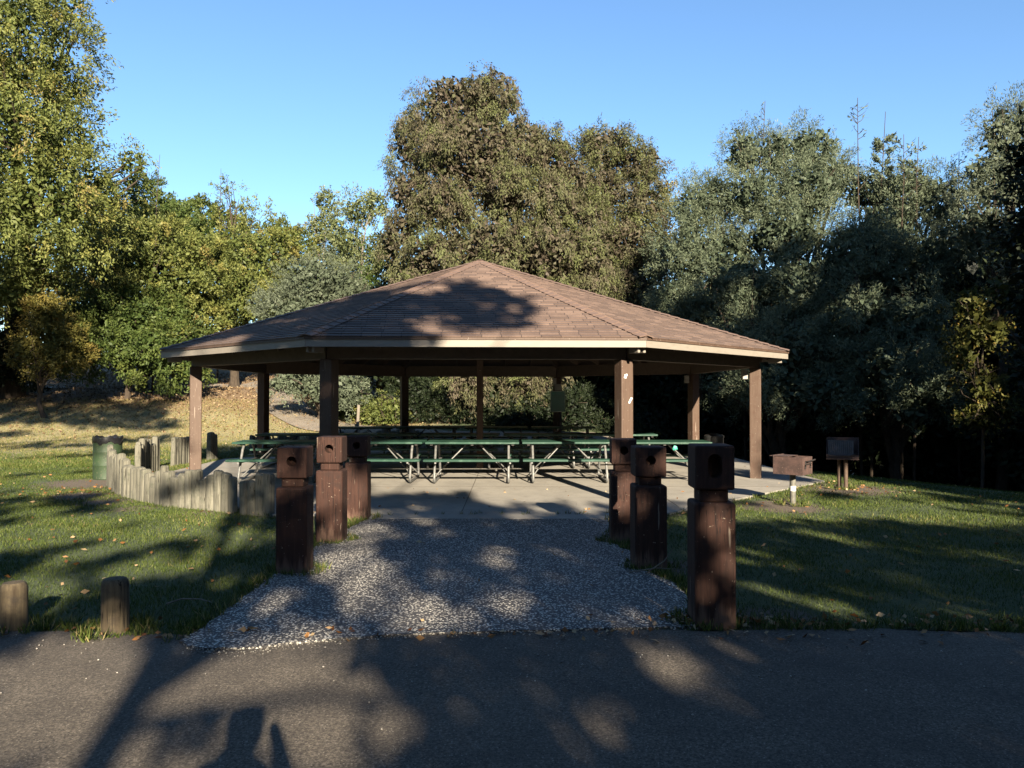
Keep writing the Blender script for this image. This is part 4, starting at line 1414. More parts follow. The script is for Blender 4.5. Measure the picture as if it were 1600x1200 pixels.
tree("feathery_tree", "shaded feathery tree with low hanging branches beside the shelter's right eave", "tree",
     [LB(1160, 450, 24, 60, 50), LB(1240, 450, 24, 70, 60), LB(1150, 540, 23.5, 60, 45), LB(1230, 540, 23, 75, 50), LB(1200, 600, 23, 70, 38), LB(1280, 610, 22.5, 65, 42), LB(1140, 600, 24, 40, 32), LB(1330, 625, 22, 40, 30)],
     (8.6, 24.5), 'lf_acacia', r0=0.2, seed=32, group="grey-green feathery trees at right", **fk)
tree("feathery_tree", "dark shaded feathery tree with drooping boughs above the grills", "tree",
     [LB(1330, 400, 24, 65, 60), LB(1400, 400, 24, 60, 60), LB(1340, 490, 23, 70, 50), LB(1420, 500, 22.5, 70, 50), LB(1380, 570, 22, 70, 45), LB(1440, 600, 21.5, 60, 42), LB(1330, 570, 22.5, 50, 40), LB(1420, 640, 21.5, 35, 22), LB(1470, 620, 21.5, 30, 30)],
     (11.8, 23.6), 'lf_acacia', r0=0.2, seed=33, group="grey-green feathery trees at right", **fk)
tree("feathery_tree", "dark feathery tree with upright bare tips against the sky, right of the tallest one", "tree",
     [LB(1360, 300, 26, 45, 38), LB(1420, 300, 25, 48, 45), LB(1470, 320, 24.5, 42, 48), LB(1390, 350, 25, 55, 45), LB(1480, 400, 24, 45, 60)],
     (13.2, 26), 'lf_acacia', r0=0.2, seed=34, group="grey-green feathery trees at right", **fk)
tree("feathery_tree", "sunlit feathery tree climbing out of the view near the right edge", "tree",
     [LB(1570, 210, 23, 36, 48), LB(1550, 280, 22.5, 45, 55), LB(1590, 280, 23, 45, 60), LB(1530, 360, 22, 45, 55), LB(1590, 380, 22, 50, 60), LB(1620, 200, 23, 40, 60)],
     (14.8, 23.2), 'lf_silver', r0=0.2, seed=35, group="grey-green feathery trees at right", **fk)
tree("autumn_tree", "thin tree with yellow-green and orange autumn leaves in the shade at right", "tree",
     [LB(1520, 480, 19, 35, 30), LB(1545, 520, 18.8, 38, 28), LB(1500, 560, 18.8, 28, 24), LB(1570, 460, 19, 30, 28), LB(1510, 530, 19, 25, 25), LB(1540, 600, 19, 34, 26), LB(1560, 640, 19.2, 36, 24), LB(1520, 650, 19.4, 30, 22)],
     (12.0, 19.6), 'lf_autumn_green', r0=0.05, trunk_top=2.6, seed=36, dens=6.0, leaves=26, ll=0.09, lw=0.04, gap=0.4, length=0.5)
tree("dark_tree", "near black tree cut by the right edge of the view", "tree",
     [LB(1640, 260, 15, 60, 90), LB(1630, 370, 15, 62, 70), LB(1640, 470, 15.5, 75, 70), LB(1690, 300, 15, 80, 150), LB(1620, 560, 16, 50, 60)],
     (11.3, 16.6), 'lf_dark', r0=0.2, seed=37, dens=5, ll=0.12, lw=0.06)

# upright bare shoots over the right-hand trees
def shoot(px, d, y0, y1, seed, label, leafy, lx=0):
    r = np.random.default_rng(seed)
    s = d / 1200
    x0 = (px - 800) * s
    z0, z1 = CAM_H - (y0 - 618) * s, CAM_H - (y1 - 618) * s
    bz = float(ground_h(x0, d))
    t = thing("sapling_shoot", label, "sapling", (x0, d, bz), 0, "tall shoots above the grey-green trees")
    bm = bmesh.new()
    n = 9
    pts = [(lx * s * (i / n) ** 2 + r.normal(0, 0.03), 0, (z1 - bz) * i / n) for i in range(n + 1)]
    tube(bm, pts, [0.05 * (1 - 0.9 * i / n) + 0.004 for i in range(n + 1)], 6)
    tw = []
    for k in range(14):
        tt = r.uniform((z0 - bz) / (z1 - bz), 0.97)
        c = np.array([np.interp(tt, np.linspace(0, 1, n + 1), np.array(pts)[:, j]) for j in range(3)])
        e = c + np.array([r.choice([-1, 1]) * r.uniform(0.2, 0.6), r.uniform(-0.3, 0.3), r.uniform(0.2, 0.6)]) * (1.1 - tt * 0.6)
        tube(bm, [tuple(c), tuple((c + e) / 2 + np.array([0, 0, -0.03])), tuple(e)], [0.012, 0.009, 0.004], 4)
        tw.append((c, e))
    bm_obj("trunk", bm, M['bark'], t)
    C, D = [], []
    for c, e in tw:
        m = int(leafy)
        tt = r.uniform(0.25, 1.05, m)
        C.append(c + (e - c) * tt[:, None] + r.normal(0, 0.04, (m, 3)))
        D.append(np.tile((e - c), (m, 1)) + r.normal(0, 0.3, (m, 3)))
    C, D = np.concatenate(C), unit(np.concatenate(D))
    V, F = leaf_quads(C, D, r.uniform(0.08, 0.17, len(C)), r.uniform(0.03, 0.06, len(C)), r)
    link("crown", np_mesh("crown", V, F, {"rnd": ('FACE', r.uniform(0, 0.7, len(C))), "clump": ('FACE', r.uniform(0, 1, len(C)))}), M['lf_acacia'], t)
shoot(1345, 25, 300, 150, 41, "bare upright shoot with few leaves, tallest above the grey-green trees", 3)
shoot(1362, 25, 320, 172, 42, "leafy leaning shoot beside the tallest bare one above the grey-green trees", 75, 26)
shoot(1192, 27, 250, 155, 43, "thin bare shoot above the tall pale-topped feathery tree", 4, 4)
shoot(1408, 24, 330, 208, 44, "short leafy shoot right of the leaning one against the sky", 24, 8)
shoot(1428, 24, 330, 212, 45, "second short leafy shoot right of the leaning one, curving right", 24, 10)
shoot(1497, 24, 330, 235, 46, "short shoot against the sky near the sunlit right-hand tree", 8, 4)
shoot(340, 42, 330, 262, 47, "wispy shoot over the left slope trees", 5, 4)
shoot(238, 36, 330, 240, 48, "bare twiggy shoot right of the tall left tree", 1, 8)
shoot(1163, 27, 300, 185, 49, "leafy shoot at the left shoulder of the tall pale-topped feathery tree", 18, 2)

# dense dark wood behind everything (trunks in shade, closes the view under the crowns)
def wood(name, label, spots, mat, seed):
    for i, (x, y, rr_, hh) in enumerate(spots):
        bz = float(ground_h(x, y))
        tree(name, label[i], "tree", [(x, y, bz + hh * 0.5, rr_, rr_ * 0.8, hh * 0.5), (x + rr_ * 0.5, y - rr_ * 0.3, bz + hh * 0.32, rr_ * 0.8, rr_ * 0.7, hh * 0.34), (x - rr_ * 0.5, y - rr_ * 0.2, bz + hh * 0.3, rr_ * 0.8, rr_ * 0.7, hh * 0.32)],
             (x, y), mat, r0=0.25, seed=seed + i, group="dark trees closing the view behind", dens=1.5, leaves=22, ll=0.26, lw=0.15, length=0.9, spread=0.7, gap=0.0, inner_size=0.6)
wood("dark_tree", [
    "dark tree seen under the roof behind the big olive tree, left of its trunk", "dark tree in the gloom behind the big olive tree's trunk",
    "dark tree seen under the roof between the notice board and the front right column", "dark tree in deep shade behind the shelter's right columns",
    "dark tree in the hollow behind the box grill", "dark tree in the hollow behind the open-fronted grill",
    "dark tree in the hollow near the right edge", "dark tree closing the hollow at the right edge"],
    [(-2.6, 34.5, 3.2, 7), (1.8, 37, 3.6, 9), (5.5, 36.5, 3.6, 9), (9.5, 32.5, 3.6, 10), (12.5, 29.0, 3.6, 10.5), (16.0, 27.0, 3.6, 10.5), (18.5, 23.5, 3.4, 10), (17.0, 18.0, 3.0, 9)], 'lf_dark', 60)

# bushes behind the shelter
def bush(x, y, rx, rz, mat, label, seed, **kw):
    z = float(ground_h(x, y))
    k = dict(dens=7, leaves=22, ll=0.09, lw=0.035, length=0.35, spread=0.2, gap=0.3, inner_size=0.16)
    k.update(kw)
    tree("bush", label, "bush", [(x, y, z + rz * 0.55, rx, rx * 0.8, rz * 0.7), (x + rx * 0.5, y - 0.1, z + rz * 0.4, rx * 0.6, rx * 0.5, rz * 0.55), (x - rx * 0.5, y, z + rz * 0.4, rx * 0.6, rx * 0.5, rz * 0.5)], (x, y), mat, r0=0.03, seed=seed, **k)
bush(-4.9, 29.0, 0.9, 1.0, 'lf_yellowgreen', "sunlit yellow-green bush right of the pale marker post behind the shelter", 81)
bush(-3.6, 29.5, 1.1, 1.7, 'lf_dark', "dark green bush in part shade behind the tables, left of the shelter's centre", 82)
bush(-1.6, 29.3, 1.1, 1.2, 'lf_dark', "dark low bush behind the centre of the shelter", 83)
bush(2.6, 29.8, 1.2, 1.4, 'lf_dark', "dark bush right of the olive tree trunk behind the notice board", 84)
bush(0.3, 28.2, 1.0, 1.1, 'lf_dark', "added dark low filler bush just right of the thin marker post behind the shelter", 87)  # dark bushes added here so the shaded ground behind reads dark
bush(1.9, 27.9, 1.1, 1.2, 'lf_dark', "added dark bush filling the shade behind the tables, left of the notice board", 88)
bush(4.4, 28.4, 1.4, 1.3, 'lf_dark', "added dark bush filling the shade between the notice board and the front right column", 89)
bush(6.4, 27.6, 1.3, 1.5, 'lf_dark', "added dark bush deepening the shade right of the front right column", 90)
bush(-6.6, 31.0, 0.8, 1.0, 'lf_green', "green bush left of the pale marker post beside the footpath", 85)
bush(-11.6, 45.0, 1.6, 2.2, 'lf_green', "leafy bush at the top of the hill footpath under the left eave", 86, ll=0.14, lw=0.07, dens=4)

# ------------------------------------------------------------------ trees behind the camera that shade the foreground
cA, sA, cE, sE = math.cos(AZ), math.sin(AZ), math.cos(EL), math.sin(EL)
def uv_of(x, y, z):
    return x * cA + y * sA, (-x * sA + y * cA) * sE + z * cE
def lit_spot(px, py, rx, ry, z=0.0):
    x, y = G(px, py, z)
    x1, y1 = G(px + rx, py, z)
    x2, y2 = G(px, max(py - ry, 640), z)
    x3, y3 = G(px, py + ry, z)
    u, v = uv_of(x, y, z)
    v2, v3 = uv_of(x2, y2, z)[1], uv_of(x3, y3, z)[1]
    return (u, (v2 + v3) / 2, abs(x1 - x) * cA * 1.12, abs(v2 - v3) / 2 * 1.2)
LIT = [lit_spot(*a) for a in [
    (90, 1048, 150, 38), (95, 1105, 80, 38), (280, 1085, 105, 58), (340, 1040, 70, 26), (30, 1160, 90, 40), (150, 1185, 60, 20), (412, 1112, 34, 32), (470, 1165, 42, 45), (60, 1175, 75, 30), (220, 1035, 60, 22),
    (592, 1085, 26, 26), (470, 1070, 40, 18), (930, 1165, 95, 30), (1050, 1035, 55, 16), (640, 1165, 30, 26), (690, 1040, 30, 14),
    (655, 945, 30, 22), (560, 892, 62, 30), (590, 832, 35, 12), (800, 950, 55, 16), (895, 868, 30, 13), (897, 940, 22, 11), (710, 900, 26, 9), (760, 870, 30, 8), (980, 900, 20, 8), (850, 905, 20, 8), (720, 960, 22, 10), (540, 935, 30, 10), (960, 960, 26, 9), (470, 960, 26, 9), (560, 1040, 24, 14), (800, 1060, 26, 10), (880, 1040, 22, 8), (740, 1130, 26, 16), (560, 1150, 22, 24), (1180, 1100, 50, 10), (1330, 1040, 40, 7), (390, 1040, 60, 18), (520, 1110, 20, 20), (425, 945, 26, 12), (635, 985, 40, 12), (480, 990, 60, 12), (540, 850, 40, 12),
    (105, 872, 38, 10), (340, 866, 32, 22), (225, 888, 62, 20), (50, 830, 60, 14), (180, 835, 70, 12), (30, 905, 30, 12), (300, 830, 55, 12), (60, 960, 30, 12), (380, 840, 30, 12),
    (1230, 925, 75, 12), (1330, 940, 60, 8),
]]
N_GROUND = len(LIT)
# patches on standing things: (x, y, z, half width, half height)
for (x, y, z, w, h) in [(-2.02, 8.8, 0.62, 0.20, 0.75), (-1.9, 8.8, 1.1, 0.16, 0.12), (-2.17, 7.25, 0.80, 0.07, 0.09), (-2.0, 7.25, 0.32, 0.07, 0.06), (-2.2, 7.25, 1.08, 0.05, 0.05), (-2.1, 10.4, 0.45, 0.12, 0.14), (-2.0, 10.4, 0.2, 0.1, 0.08),
                        (1.50, 5.6, 0.78, 0.055, 0.06), (1.60, 5.6, 0.50, 0.035, 0.06), (1.41, 5.6, 0.27, 0.035, 0.075), (1.62, 5.6, 0.04, 0.06, 0.03), (1.27, 7.4, 0.62, 0.04, 0.06), (1.26, 8.7, 0.6, 0.09, 0.20), (1.3, 7.4, 1.05, 0.03, 0.03)]:
    u, v = uv_of(x, y, z)
    LIT.append((u, v, w + 0.07, h + 0.075))

N_POST = len(LIT)
for (px_, py_, d_, w_, h_) in [(1155, 475, 24, 0.55, 0.6), (1445, 460, 22.3, 0.6, 0.6), (1440, 590, 21.3, 0.6, 0.5), (1375, 615, 21.5, 0.45, 0.4), (1530, 470, 18.8, 0.45, 0.5), (1540, 530, 18.6, 0.4, 0.5), (1505, 575, 18.6, 0.35, 0.35),
                            (1130, 600, 23.5, 0.35, 0.35), (1265, 600, 22.3, 0.6, 0.3), (1325, 640, 21.8, 0.5, 0.3), (1210, 640, 22.8, 0.4, 0.25), (1410, 655, 21.3, 0.35, 0.25), (1080, 430, 26, 0.5, 0.5), (1240, 420, 24, 0.5, 0.4), (1330, 470, 23, 0.4, 0.4)]:
    s_ = d_ / 1200
    u, v = uv_of((px_ - 800) * s_, d_ - 0.8, CAM_H - (py_ - 618) * s_)
    LIT.append((u, v, w_, h_))
LIT += [lit_spot(1330, 797, 190, 13), lit_spot(1500, 812, 110, 9), lit_spot(1240, 785, 60, 10)]
DARK = [(9.4, 4.98, 0.55, 0.34), (9.2, 5.3, 0.4, 0.3)]

POST_DARK = []
for (x, y, zc, w, h) in [(1.485, 5.6, 0.68, 0.17, 0.68), (1.345, 7.45, 0.6, 0.17, 0.6), (-2.085, 7.25, 0.6, 0.16, 0.6)]:
    u, v = uv_of(x, y, zc)
    POST_DARK.append((u, v, w, h))
LIT_P = LIT[N_GROUND + 2:N_POST]
_tabs = {}
def value_noise(u, v, s, seed):
    if seed not in _tabs:
        _tabs[seed] = np.random.default_rng(seed).uniform(0, 1, (64, 64)).tolist()
    tab = _tabs[seed]
    a, b = u / s + 500.3, v / s + 500.7
    i, j = int(math.floor(a)), int(math.floor(b))
    fa, fb = a - i, b - j
    fa, fb = fa * fa * (3 - 2 * fa), fb * fb * (3 - 2 * fb)
    g_ = lambda p, q: tab[p % 64][q % 64]
    return (g_(i, j) * (1 - fa) + g_(i + 1, j) * fa) * (1 - fb) + (g_(i, j + 1) * (1 - fa) + g_(i + 1, j + 1) * fa) * fb

def want_shade(u, v):
    for (a, b, c, d) in POST_DARK:
        if abs(u - a) < c and b - d < v < b + d and not any(((u - a2) / c2) ** 2 + ((v - b2) / d2) ** 2 < 1 for (a2, b2, c2, d2) in LIT_P):
            return True
    ja, jb = (0.42, 0.30) if v < 6.2 else (0.95, 0.62)
    u, v = u + (value_noise(u, v, 0.24, 41) - 0.5) * ja, v + (value_noise(u, v, 0.20, 42) - 0.5) * jb
    if u < 10 and value_noise(u, v, 0.13, 43) < 0.17:
        return False
    for (a, b, c, d) in LIT:
        if ((u - a) / c) ** 2 + ((v - b) / d) ** 2 < 1:
            return False
    for (a, b, c, d) in DARK:
        if ((u - a) / c) ** 2 + ((v - b) / d) ** 2 < 1:
            return True
    if u < 0.15 and v < 1.88:                                 # lower left of the road: mostly sun with branch shadows
        return value_noise(u + v * 0.6, v * 1.5, 0.34, 31) > 0.56
    if u > 10.6 + 0.25 * math.sin(v * 2):
        return v < 12.9 + value_noise(u, v, 1.0, 5) * 2.6 and value_noise(u, v, 0.9, 9) > 0.13
    if v < 3.35 - (0.0 if u < 3 else 0.12 * (u - 3) * 0.2):
        if u < -3.2:
            return value_noise(u, v * 2.2, 0.7, 3) > 0.50
        return True
    if u < -1.0 and v < 5.2:                                  # left lawn and fence: dapples
        return value_noise(u, v * 1.8, 0.5, 7) > 0.54
    if u < -1.0 and v < 6.9:
        return value_noise(u, v * 2.5, 0.8, 17) > 0.72
    if -1.0 <= u < 2.7 and v < 4.75:                           # left part of the slab
        return value_noise(u, v * 2.4, 0.40, 8) > 0.27
    if 2.6 <= u < 10.6 and v < 4.1:
        return value_noise(u, v * 2.4, 0.4, 21) > 0.44
    if -0.6 <= u < 1.0 and v < 6.3:
        return True
    if -3.4 < u < 1.9 and (6.2 if u > -1.0 else 7.9) < v < 9.5:
        return value_noise(u, v * 1.6, 0.45, 6) > 0.15
    if ((u - 2.6) / 1.35) ** 2 + ((v - 8.0) / 1.25) ** 2 < 1:
        return value_noise(u, v, 0.35, 4) > 0.25
    if u < -4.6 and 8.3 < v < 12.4:
        return value_noise(u * 0.35, v * 2.6, 0.8, 51) > 0.57
    if -8.6 <= u < -5.4 and 12.4 <= v < 14.7:
        return value_noise(u, v, 0.6, 52) > 0.2
    if u < -8.6 and 11 < v < 18:
        return value_noise(u, v, 1.0, 12) > 0.12
    return False

RU0, RV0, RS = -20.0, -3.0, 0.04
RNU, RNV = int(48 / RS), int(20 / RS)
_c = 0.08
coarse = np.array([[want_shade(RU0 + (i + 0.5) * _c, RV0 + (j + 0.5) * _c) for j in range(int(20 / _c))] for i in range(int(48 / _c))])

def shade_tree(label, urange, vrange, srange, trunk_uv_s, n_try, seed, mat='lf_green', leafs=34, r0=0.16, csz=0.34, zmin=1.9):
    r = np.random.default_rng(seed)
    pts = []
    for _ in range(n_try):
        u = r.uniform(*urange)
        v = r.uniform(*vrange)
        s = r.uniform(*srange)
        z = (v - s * sE) / cE
        if z < zmin:
            continue
        if not want_shade(u, v):
            continue
        x, y = u * cA - s * sA, u * sA + s * cA
        pts.append((x, y, z))
    P = np.array(pts)
    u0, s0 = trunk_uv_s
    bx, by = u0 * cA - s0 * sA, u0 * sA + s0 * cA
    t = thing("broadleaf_tree", label, "tree", (bx, by, float(ground_h(bx, by))), 0, "trees behind the camera shading the foreground")
    k = leafs
    C = (P[:, None, :] + r.normal(0, 1, (len(P), k, 3)) * csz * 0.42).reshape(-1, 3)
    uu, vv = uv_of(C[:, 0], C[:, 1], C[:, 2])
    iu = np.clip(((uu - RU0) / _c).astype(int), 0, coarse.shape[0] - 1)
    iv = np.clip(((vv - RV0) / _c).astype(int), 0, coarse.shape[1] - 1)
    C = C[coarse[iu, iv]]  # drop leaves outside the wanted shade, so crown gaps are shaped as sun patches
    n = len(C)
    k = 1
    V, F = leaf_quads(C - np.array([bx, by, 0]), unit(r.normal(size=(n * k, 3))), r.uniform(0.08, 0.17, n * k), r.uniform(0.06, 0.11, n * k), r)
    link("crown", np_mesh("crown", V, F, {"rnd": ('FACE', r.uniform(0, 1, n * k)), "clump": ('FACE', r.uniform(0, 1, n * k))}), M[mat], t)
    bm = bmesh.new()
    ztop = float(np.percentile(P[:, 2], 70))
    tp = [(0.05 * math.sin(i * 1.7), 0.05 * math.cos(i * 1.3), ztop * i / 8 - 0.1) for i in range(9)]
    tube(bm, tp, [r0 * (1.3 if i == 0 else 1) * (1 - 0.09 * i) for i in range(9)], 10)
    for i in r.choice(len(P), 16, replace=False):
        e = P[i] - np.array([bx, by, 0])
        st = np.array([0, 0, min(ztop * r.uniform(0.45, 0.95), e[2])])
        tube(bm, [tuple(st), tuple((st + e) / 2 + np.array([0, 0, 0.2])), tuple(e)], [r0 * 0.35, r0 * 0.22, 0.02], 6)
    bm_obj("trunk", bm, M['bark'], t, True)

shade_tree("tall leafy tree behind the camera whose shadow dapples the roof and the path", (-3.6, 4.2), (-0.6, 9.8), (-13, -8), (-0.95, -10.5), 6200, 101, r0=0.17)
shade_tree("low spreading tree behind the camera shading the right part of the road and lawn", (3.0, 11.2), (-1.2, 5.7), (-10, -5), (5.6, -7.5), 3600, 102, r0=0.15)
shade_tree("leafy tree behind the camera at left dappling the left lawn", (-9.5, -3.0), (-0.8, 6.9), (-11, -6), (-6.2, -8.5), 2600, 103, r0=0.15)
shade_tree("tall dense tree off to the right shading the grey-green trees", (10.4, 17.5), (-1, 14.8), (-8, -1), (13.5, -5), 7500, 104, r0=0.3, csz=0.45, zmin=1.0)
shade_tree("second tall dense tree off to the right shading the hollow", (17, 25), (-1, 14.5), (-6, 2), (20.5, -3), 5200, 105, r0=0.3, csz=0.5, zmin=1.0)
shade_tree("tall tree off to the left shading the bank", (-17, -4.6), (8, 18.2), (3, 8.5), (-12.5, 4), 5600, 106, r0=0.25, csz=0.45)

# unseen belt of trees added behind and beside the camera to block sky light
_r = np.random.default_rng(77)
for i, (x, y, rr_, hh) in enumerate([(-34, -34, 8, 14), (-20, -38, 8, 15), (-7, -40, 8, 15), (7, -42, 8, 15), (20, -40, 8, 16), (33, -34, 8, 16), (42, -20, 8, 17), (42, -4, 8, 17), (36, 12, 7, 16), (-40, -18, 8, 16), (-40, -2, 8, 17), (-38, 13, 7, 16)]):
    tree("sky_block_tree", "added sky-blocking tree, %s in the belt behind the camera" % ("first second third fourth fifth sixth seventh eighth ninth tenth eleventh twelfth".split()[i]), "tree", [(x, y, hh * 0.5, rr_, rr_ * 0.7, hh * 0.5)], (x, y), 'lf_dark', r0=0.35, seed=300 + i, group="added belt of unseen trees blocking sky light",
         dens=0.8, leaves=16, ll=0.5, lw=0.3, length=1.2, spread=0.9, gap=0.0, inner_size=1.1, sub=0)

# ------------------------------------------------------------------ the photographer (casts the shadow at the bottom of the view)
def person():
    bm = bmesh.new()
    J = {}
    def v(n, co):
        J[n] = bm.verts.new(co)
    v('pelvis', (0, 0, 0.96)); v('spine', (0, 0.0, 1.12)); v('chest', (0, 0.0, 1.33)); v('neck0', (0, 0.01, 1.47)); v('neck', (0, 0.02, 1.53))
    v('head0', (0, 0.035, 1.60)); v('head1', (0, 0.03, 1.69)); v('head2', (0, 0.015, 1.755))
    for s, n in ((-1, 'l'), (1, 'r')):
        v('hip' + n, (0.095 * s, 0, 0.90)); v('knee' + n, (0.11 * s, 0.02, 0.50)); v('ank' + n, (0.12 * s, -0.02, 0.09)); v('toe' + n, (0.14 * s, 0.15, 0.04))
        v('sho' + n, (0.18 * s, 0, 1.42)); v('elb' + n, (0.19 * s, 0.16, 1.36)); v('wri' + n, (0.08 * s, 0.24, 1.54)); v('hand' + n, (0.05 * s, 0.25, 1.60))
    E = [('pelvis', 'spine'), ('spine', 'chest'), ('chest', 'neck0'), ('neck0', 'neck'), ('neck', 'head0'), ('head0', 'head1'), ('head1', 'head2')]
    for n in 'lr':
        E += [('pelvis', 'hip' + n), ('hip' + n, 'knee' + n), ('knee' + n, 'ank' + n), ('ank' + n, 'toe' + n), ('neck0', 'sho' + n), ('sho' + n, 'elb' + n), ('elb' + n, 'wri' + n), ('wri' + n, 'hand' + n)]
    for a, b in E:
        bm.edges.new((J[a], J[b]))
    bm.verts.index_update()
    idx = {n: vv.index for n, vv in J.items()}
    me = bpy.data.meshes.new("person")
    bm.to_mesh(me)
    bm.free()
    o = link("person", me, None)
    sk = o.modifiers.new("Skin", 'SKIN')
    rad = {'pelvis': (.16, .12), 'spine': (.14, .11), 'chest': (.17, .12), 'neck0': (.10, .08), 'neck': (.06, .06), 'head0': (.09, .095), 'head1': (.105, .11), 'head2': (.08, .085),
           'hip': (.09, .09), 'knee': (.065, .065), 'ank': (.045, .045), 'toe': (.045, .03), 'sho': (.08, .08), 'elb': (.05, .05), 'wri': (.035, .035), 'hand': (.04, .03)}
    for n, i in idx.items():
        k_ = n if n in rad else n[:-1]
        me.skin_vertices[0].data[i].radius = rad[k_]
        me.skin_vertices[0].data[i].use_root = (n == 'pelvis')
    ss = o.modifiers.new("Subdivision", 'SUBSURF')
    ss.levels = 2
    ss.render_levels = 2
    cm, cnt2, cb2 = new_mat("dark_clothes")
    f_ = noise(cnt2, coords(cnt2), 20, 3)
    cnt2.links.new(ramp(cnt2, f_, [(0.3, (0.03, 0.035, 0.05)), (0.7, (0.06, 0.065, 0.08))]), cb2.inputs["Base Color"])
    me.materials.append(cm)
    o.location = (-0.24, -0.26, 0.012)
    o.rotation_euler = (0, 0, -0.1)
    tag(o, "person in dark clothes standing on the road with raised hands", "person")
person()

# ------------------------------------------------------------------ grass blades and fallen leaves
def inside_poly(x, y, poly):
    P = np.array(poly)
    c = np.zeros(len(x), bool)
    j = len(P) - 1
    for i in range(len(P)):
        xi, yi, xj, yj = P[i, 0], P[i, 1], P[j, 0], P[j, 1]
        cond = ((yi > y) != (yj > y)) & (x < (xj - xi) * (y - yi) / (yj - yi + 1e-12) + xi)
        c ^= cond
        j = i
    return c

def scatter_blades(name, n, x0, x1, y0, y1, h, w, mat, seed, dens=None, dry_shift=0.0):
    r = np.random.default_rng(seed)
    x = r.uniform(x0, x1, n)
    y = y0 + (y1 - y0) * r.uniform(0, 1, n) ** 1.35
    e = 5.52 + wobble(x, 0.045) + 0.05 * np.sin(x * 0.9)
    ok = (y > e - 0.02 + np.abs(r.normal(0, 0.03, n)) * 0) & ~inside_poly(x, y, outline) & ~inside_poly(x, y, octo(7.35)) & ~inside_poly(x, y, [(-2.15, 11.2), (-2.05, 10.4), (1.35, 10.4), (1.42, 11.2)])
    ok &= (np.abs(x) / y < 1.1)
    for cx, cy, rr_ in ((4.15, 11.75, 0.75), (6.1, 13.9, 0.9), (-8.1, 14.9, 1.1), (-7.3, 13.0, 0.5), (-6.5, 12.2, 0.35)):
        ok &= (np.hypot(x - cx, y - cy) > rr_ * r.uniform(0.5, 1.1, n))
    sd = (x - 6.6) * 0.843 + (y - 16.9) * 0.538
    ok &= (sd < 1.2)
    bare = np.sin(x * 1.7 + 2.1 * np.sin(y * 0.9)) * np.sin(y * 1.9 + 1.5 * np.sin(x * 1.1)) + 0.5 * np.sin(x * 5.3) * np.sin(y * 4.7)
    ok &= r.uniform(size=n) < np.clip(1.25 - np.clip(bare, 0, 2) * 0.75, 0.15, 1)
    pn = np.sin(x * 2.1 + np.sin(y * 1.3) * 2) * np.sin(y * 2.6 + x) * 0.5 + 0.5
    ok &= r.uniform(size=n) < 0.45 + 0.55 * pn
    x, y, pn = x[ok], y[ok], pn[ok]
    n = len(x)
    z = ground_h(x, y)
    far = np.clip(y / 6, 1, 2.2)
    hh = h * r.uniform(0.5, 1.4, n) * (0.8 + 0.4 * pn)
    ww = w * far * r.uniform(0.7, 1.3, n)
    a = r.uniform(0, 2 * math.pi, n)
    le = r.uniform(0.1, 0.9, n) * hh
    la = r.uniform(0, 2 * math.pi, n)
    dx, dy = np.cos(a) * ww / 2, np.sin(a) * ww / 2
    v0 = np.stack([x - dx, y - dy, z - 0.005], 1)
    v1 = np.stack([x + dx, y + dy, z - 0.005], 1)
    v2 = np.stack([x + np.cos(la) * le, y + np.sin(la) * le, z + hh], 1)
    V = np.stack([v0, v1, v2], 1).reshape(-1, 3)
    F = np.arange(3 * n).reshape(n, 3)
    drym = 0.62 * smooth((y - 14 + 0.12 * x) / 15)
    rnd = np.clip(r.beta(2, 2.4, n) + drym + 0.22 * (pn - 0.5) + np.where(np.sin(x * 0.8 + 1) * np.sin(y * 1.1) > 0.45, 0.12, 0), 0, 1)
    o = link(name, np_mesh(name, V, F, {"rnd": ('FACE', rnd)}), M[mat])
    o["kind"] = "stuff"
    o["label"] = "short green lawn grass beside the road and slab"
    o["category"] = "grass"
    return o
scatter_blades("lawn_grass", 420000, -15, -1.6, 5.4, 19, 0.033, 0.006, 'grass', 201)
o_ = scatter_blades("lawn_grass", 370000, 0.8, 15.5, 5.4, 17.5, 0.033, 0.006, 'grass', 202)
o_["label"] = "short green lawn grass right of the entrance path"

o_ = scatter_blades("meadow_grass", 200000, -24, -3.0, 18.2, 34, 0.055, 0.008, 'grass', 203)
o_["label"] = "half dry meadow grass running up to the bank at left"
# ragged verge tufts along the edges of road and path
r_ = np.random.default_rng(33)
tx, ty = [], []
for (x0, x1) in ((-9, -2.25), (1.65, 9)):
    for _ in range(330 if x0 < 0 else 300):
        x = r_.uniform(x0, x1)
        tx.append(x)
        ty.append(5.55 + abs(r_.normal(0, 0.10)))
for pts in (left_pts, right_pts, [(q[0] * 1.0, q[1]) for q in octo(7.45)[5:8]] , octo(7.45)[3:6]):
    for k in range(len(pts) - 1):
        for _ in range(26):
            t = r_.uniform()
            tx.append(pts[k][0] * (1 - t) + pts[k + 1][0] * t + (r_.normal(0, 0.05)) + (-0.06 if pts is left_pts else (0.06 if pts is right_pts else 0)))
            ty.append(pts[k][1] * (1 - t) + pts[k + 1][1] * t + r_.normal(0, 0.04))
for (cx, cy) in ((-2.03, 7.4), (-2.06, 8.95), (-2.07, 10.55), (1.455, 5.77), (1.345, 7.6), (1.245, 8.95), (-2.86, 5.56), (-3.62, 5.6), (4.36, 11.95), (6.0, 14)):
    for _ in range(34):
        a = r_.uniform(0, 6.28)
        tx.append(cx + math.cos(a) * r_.uniform(0.17, 0.27))
        ty.append(cy + math.sin(a) * r_.uniform(0.17, 0.27))
tx, ty = np.array(tx), np.array(ty)
k = 11
C = np.stack([np.repeat(tx, k) + r_.normal(0, 0.02, len(tx) * k), np.repeat(ty, k) + r_.normal(0, 0.02, len(tx) * k), np.full(len(tx) * k, 0.0)], 1)
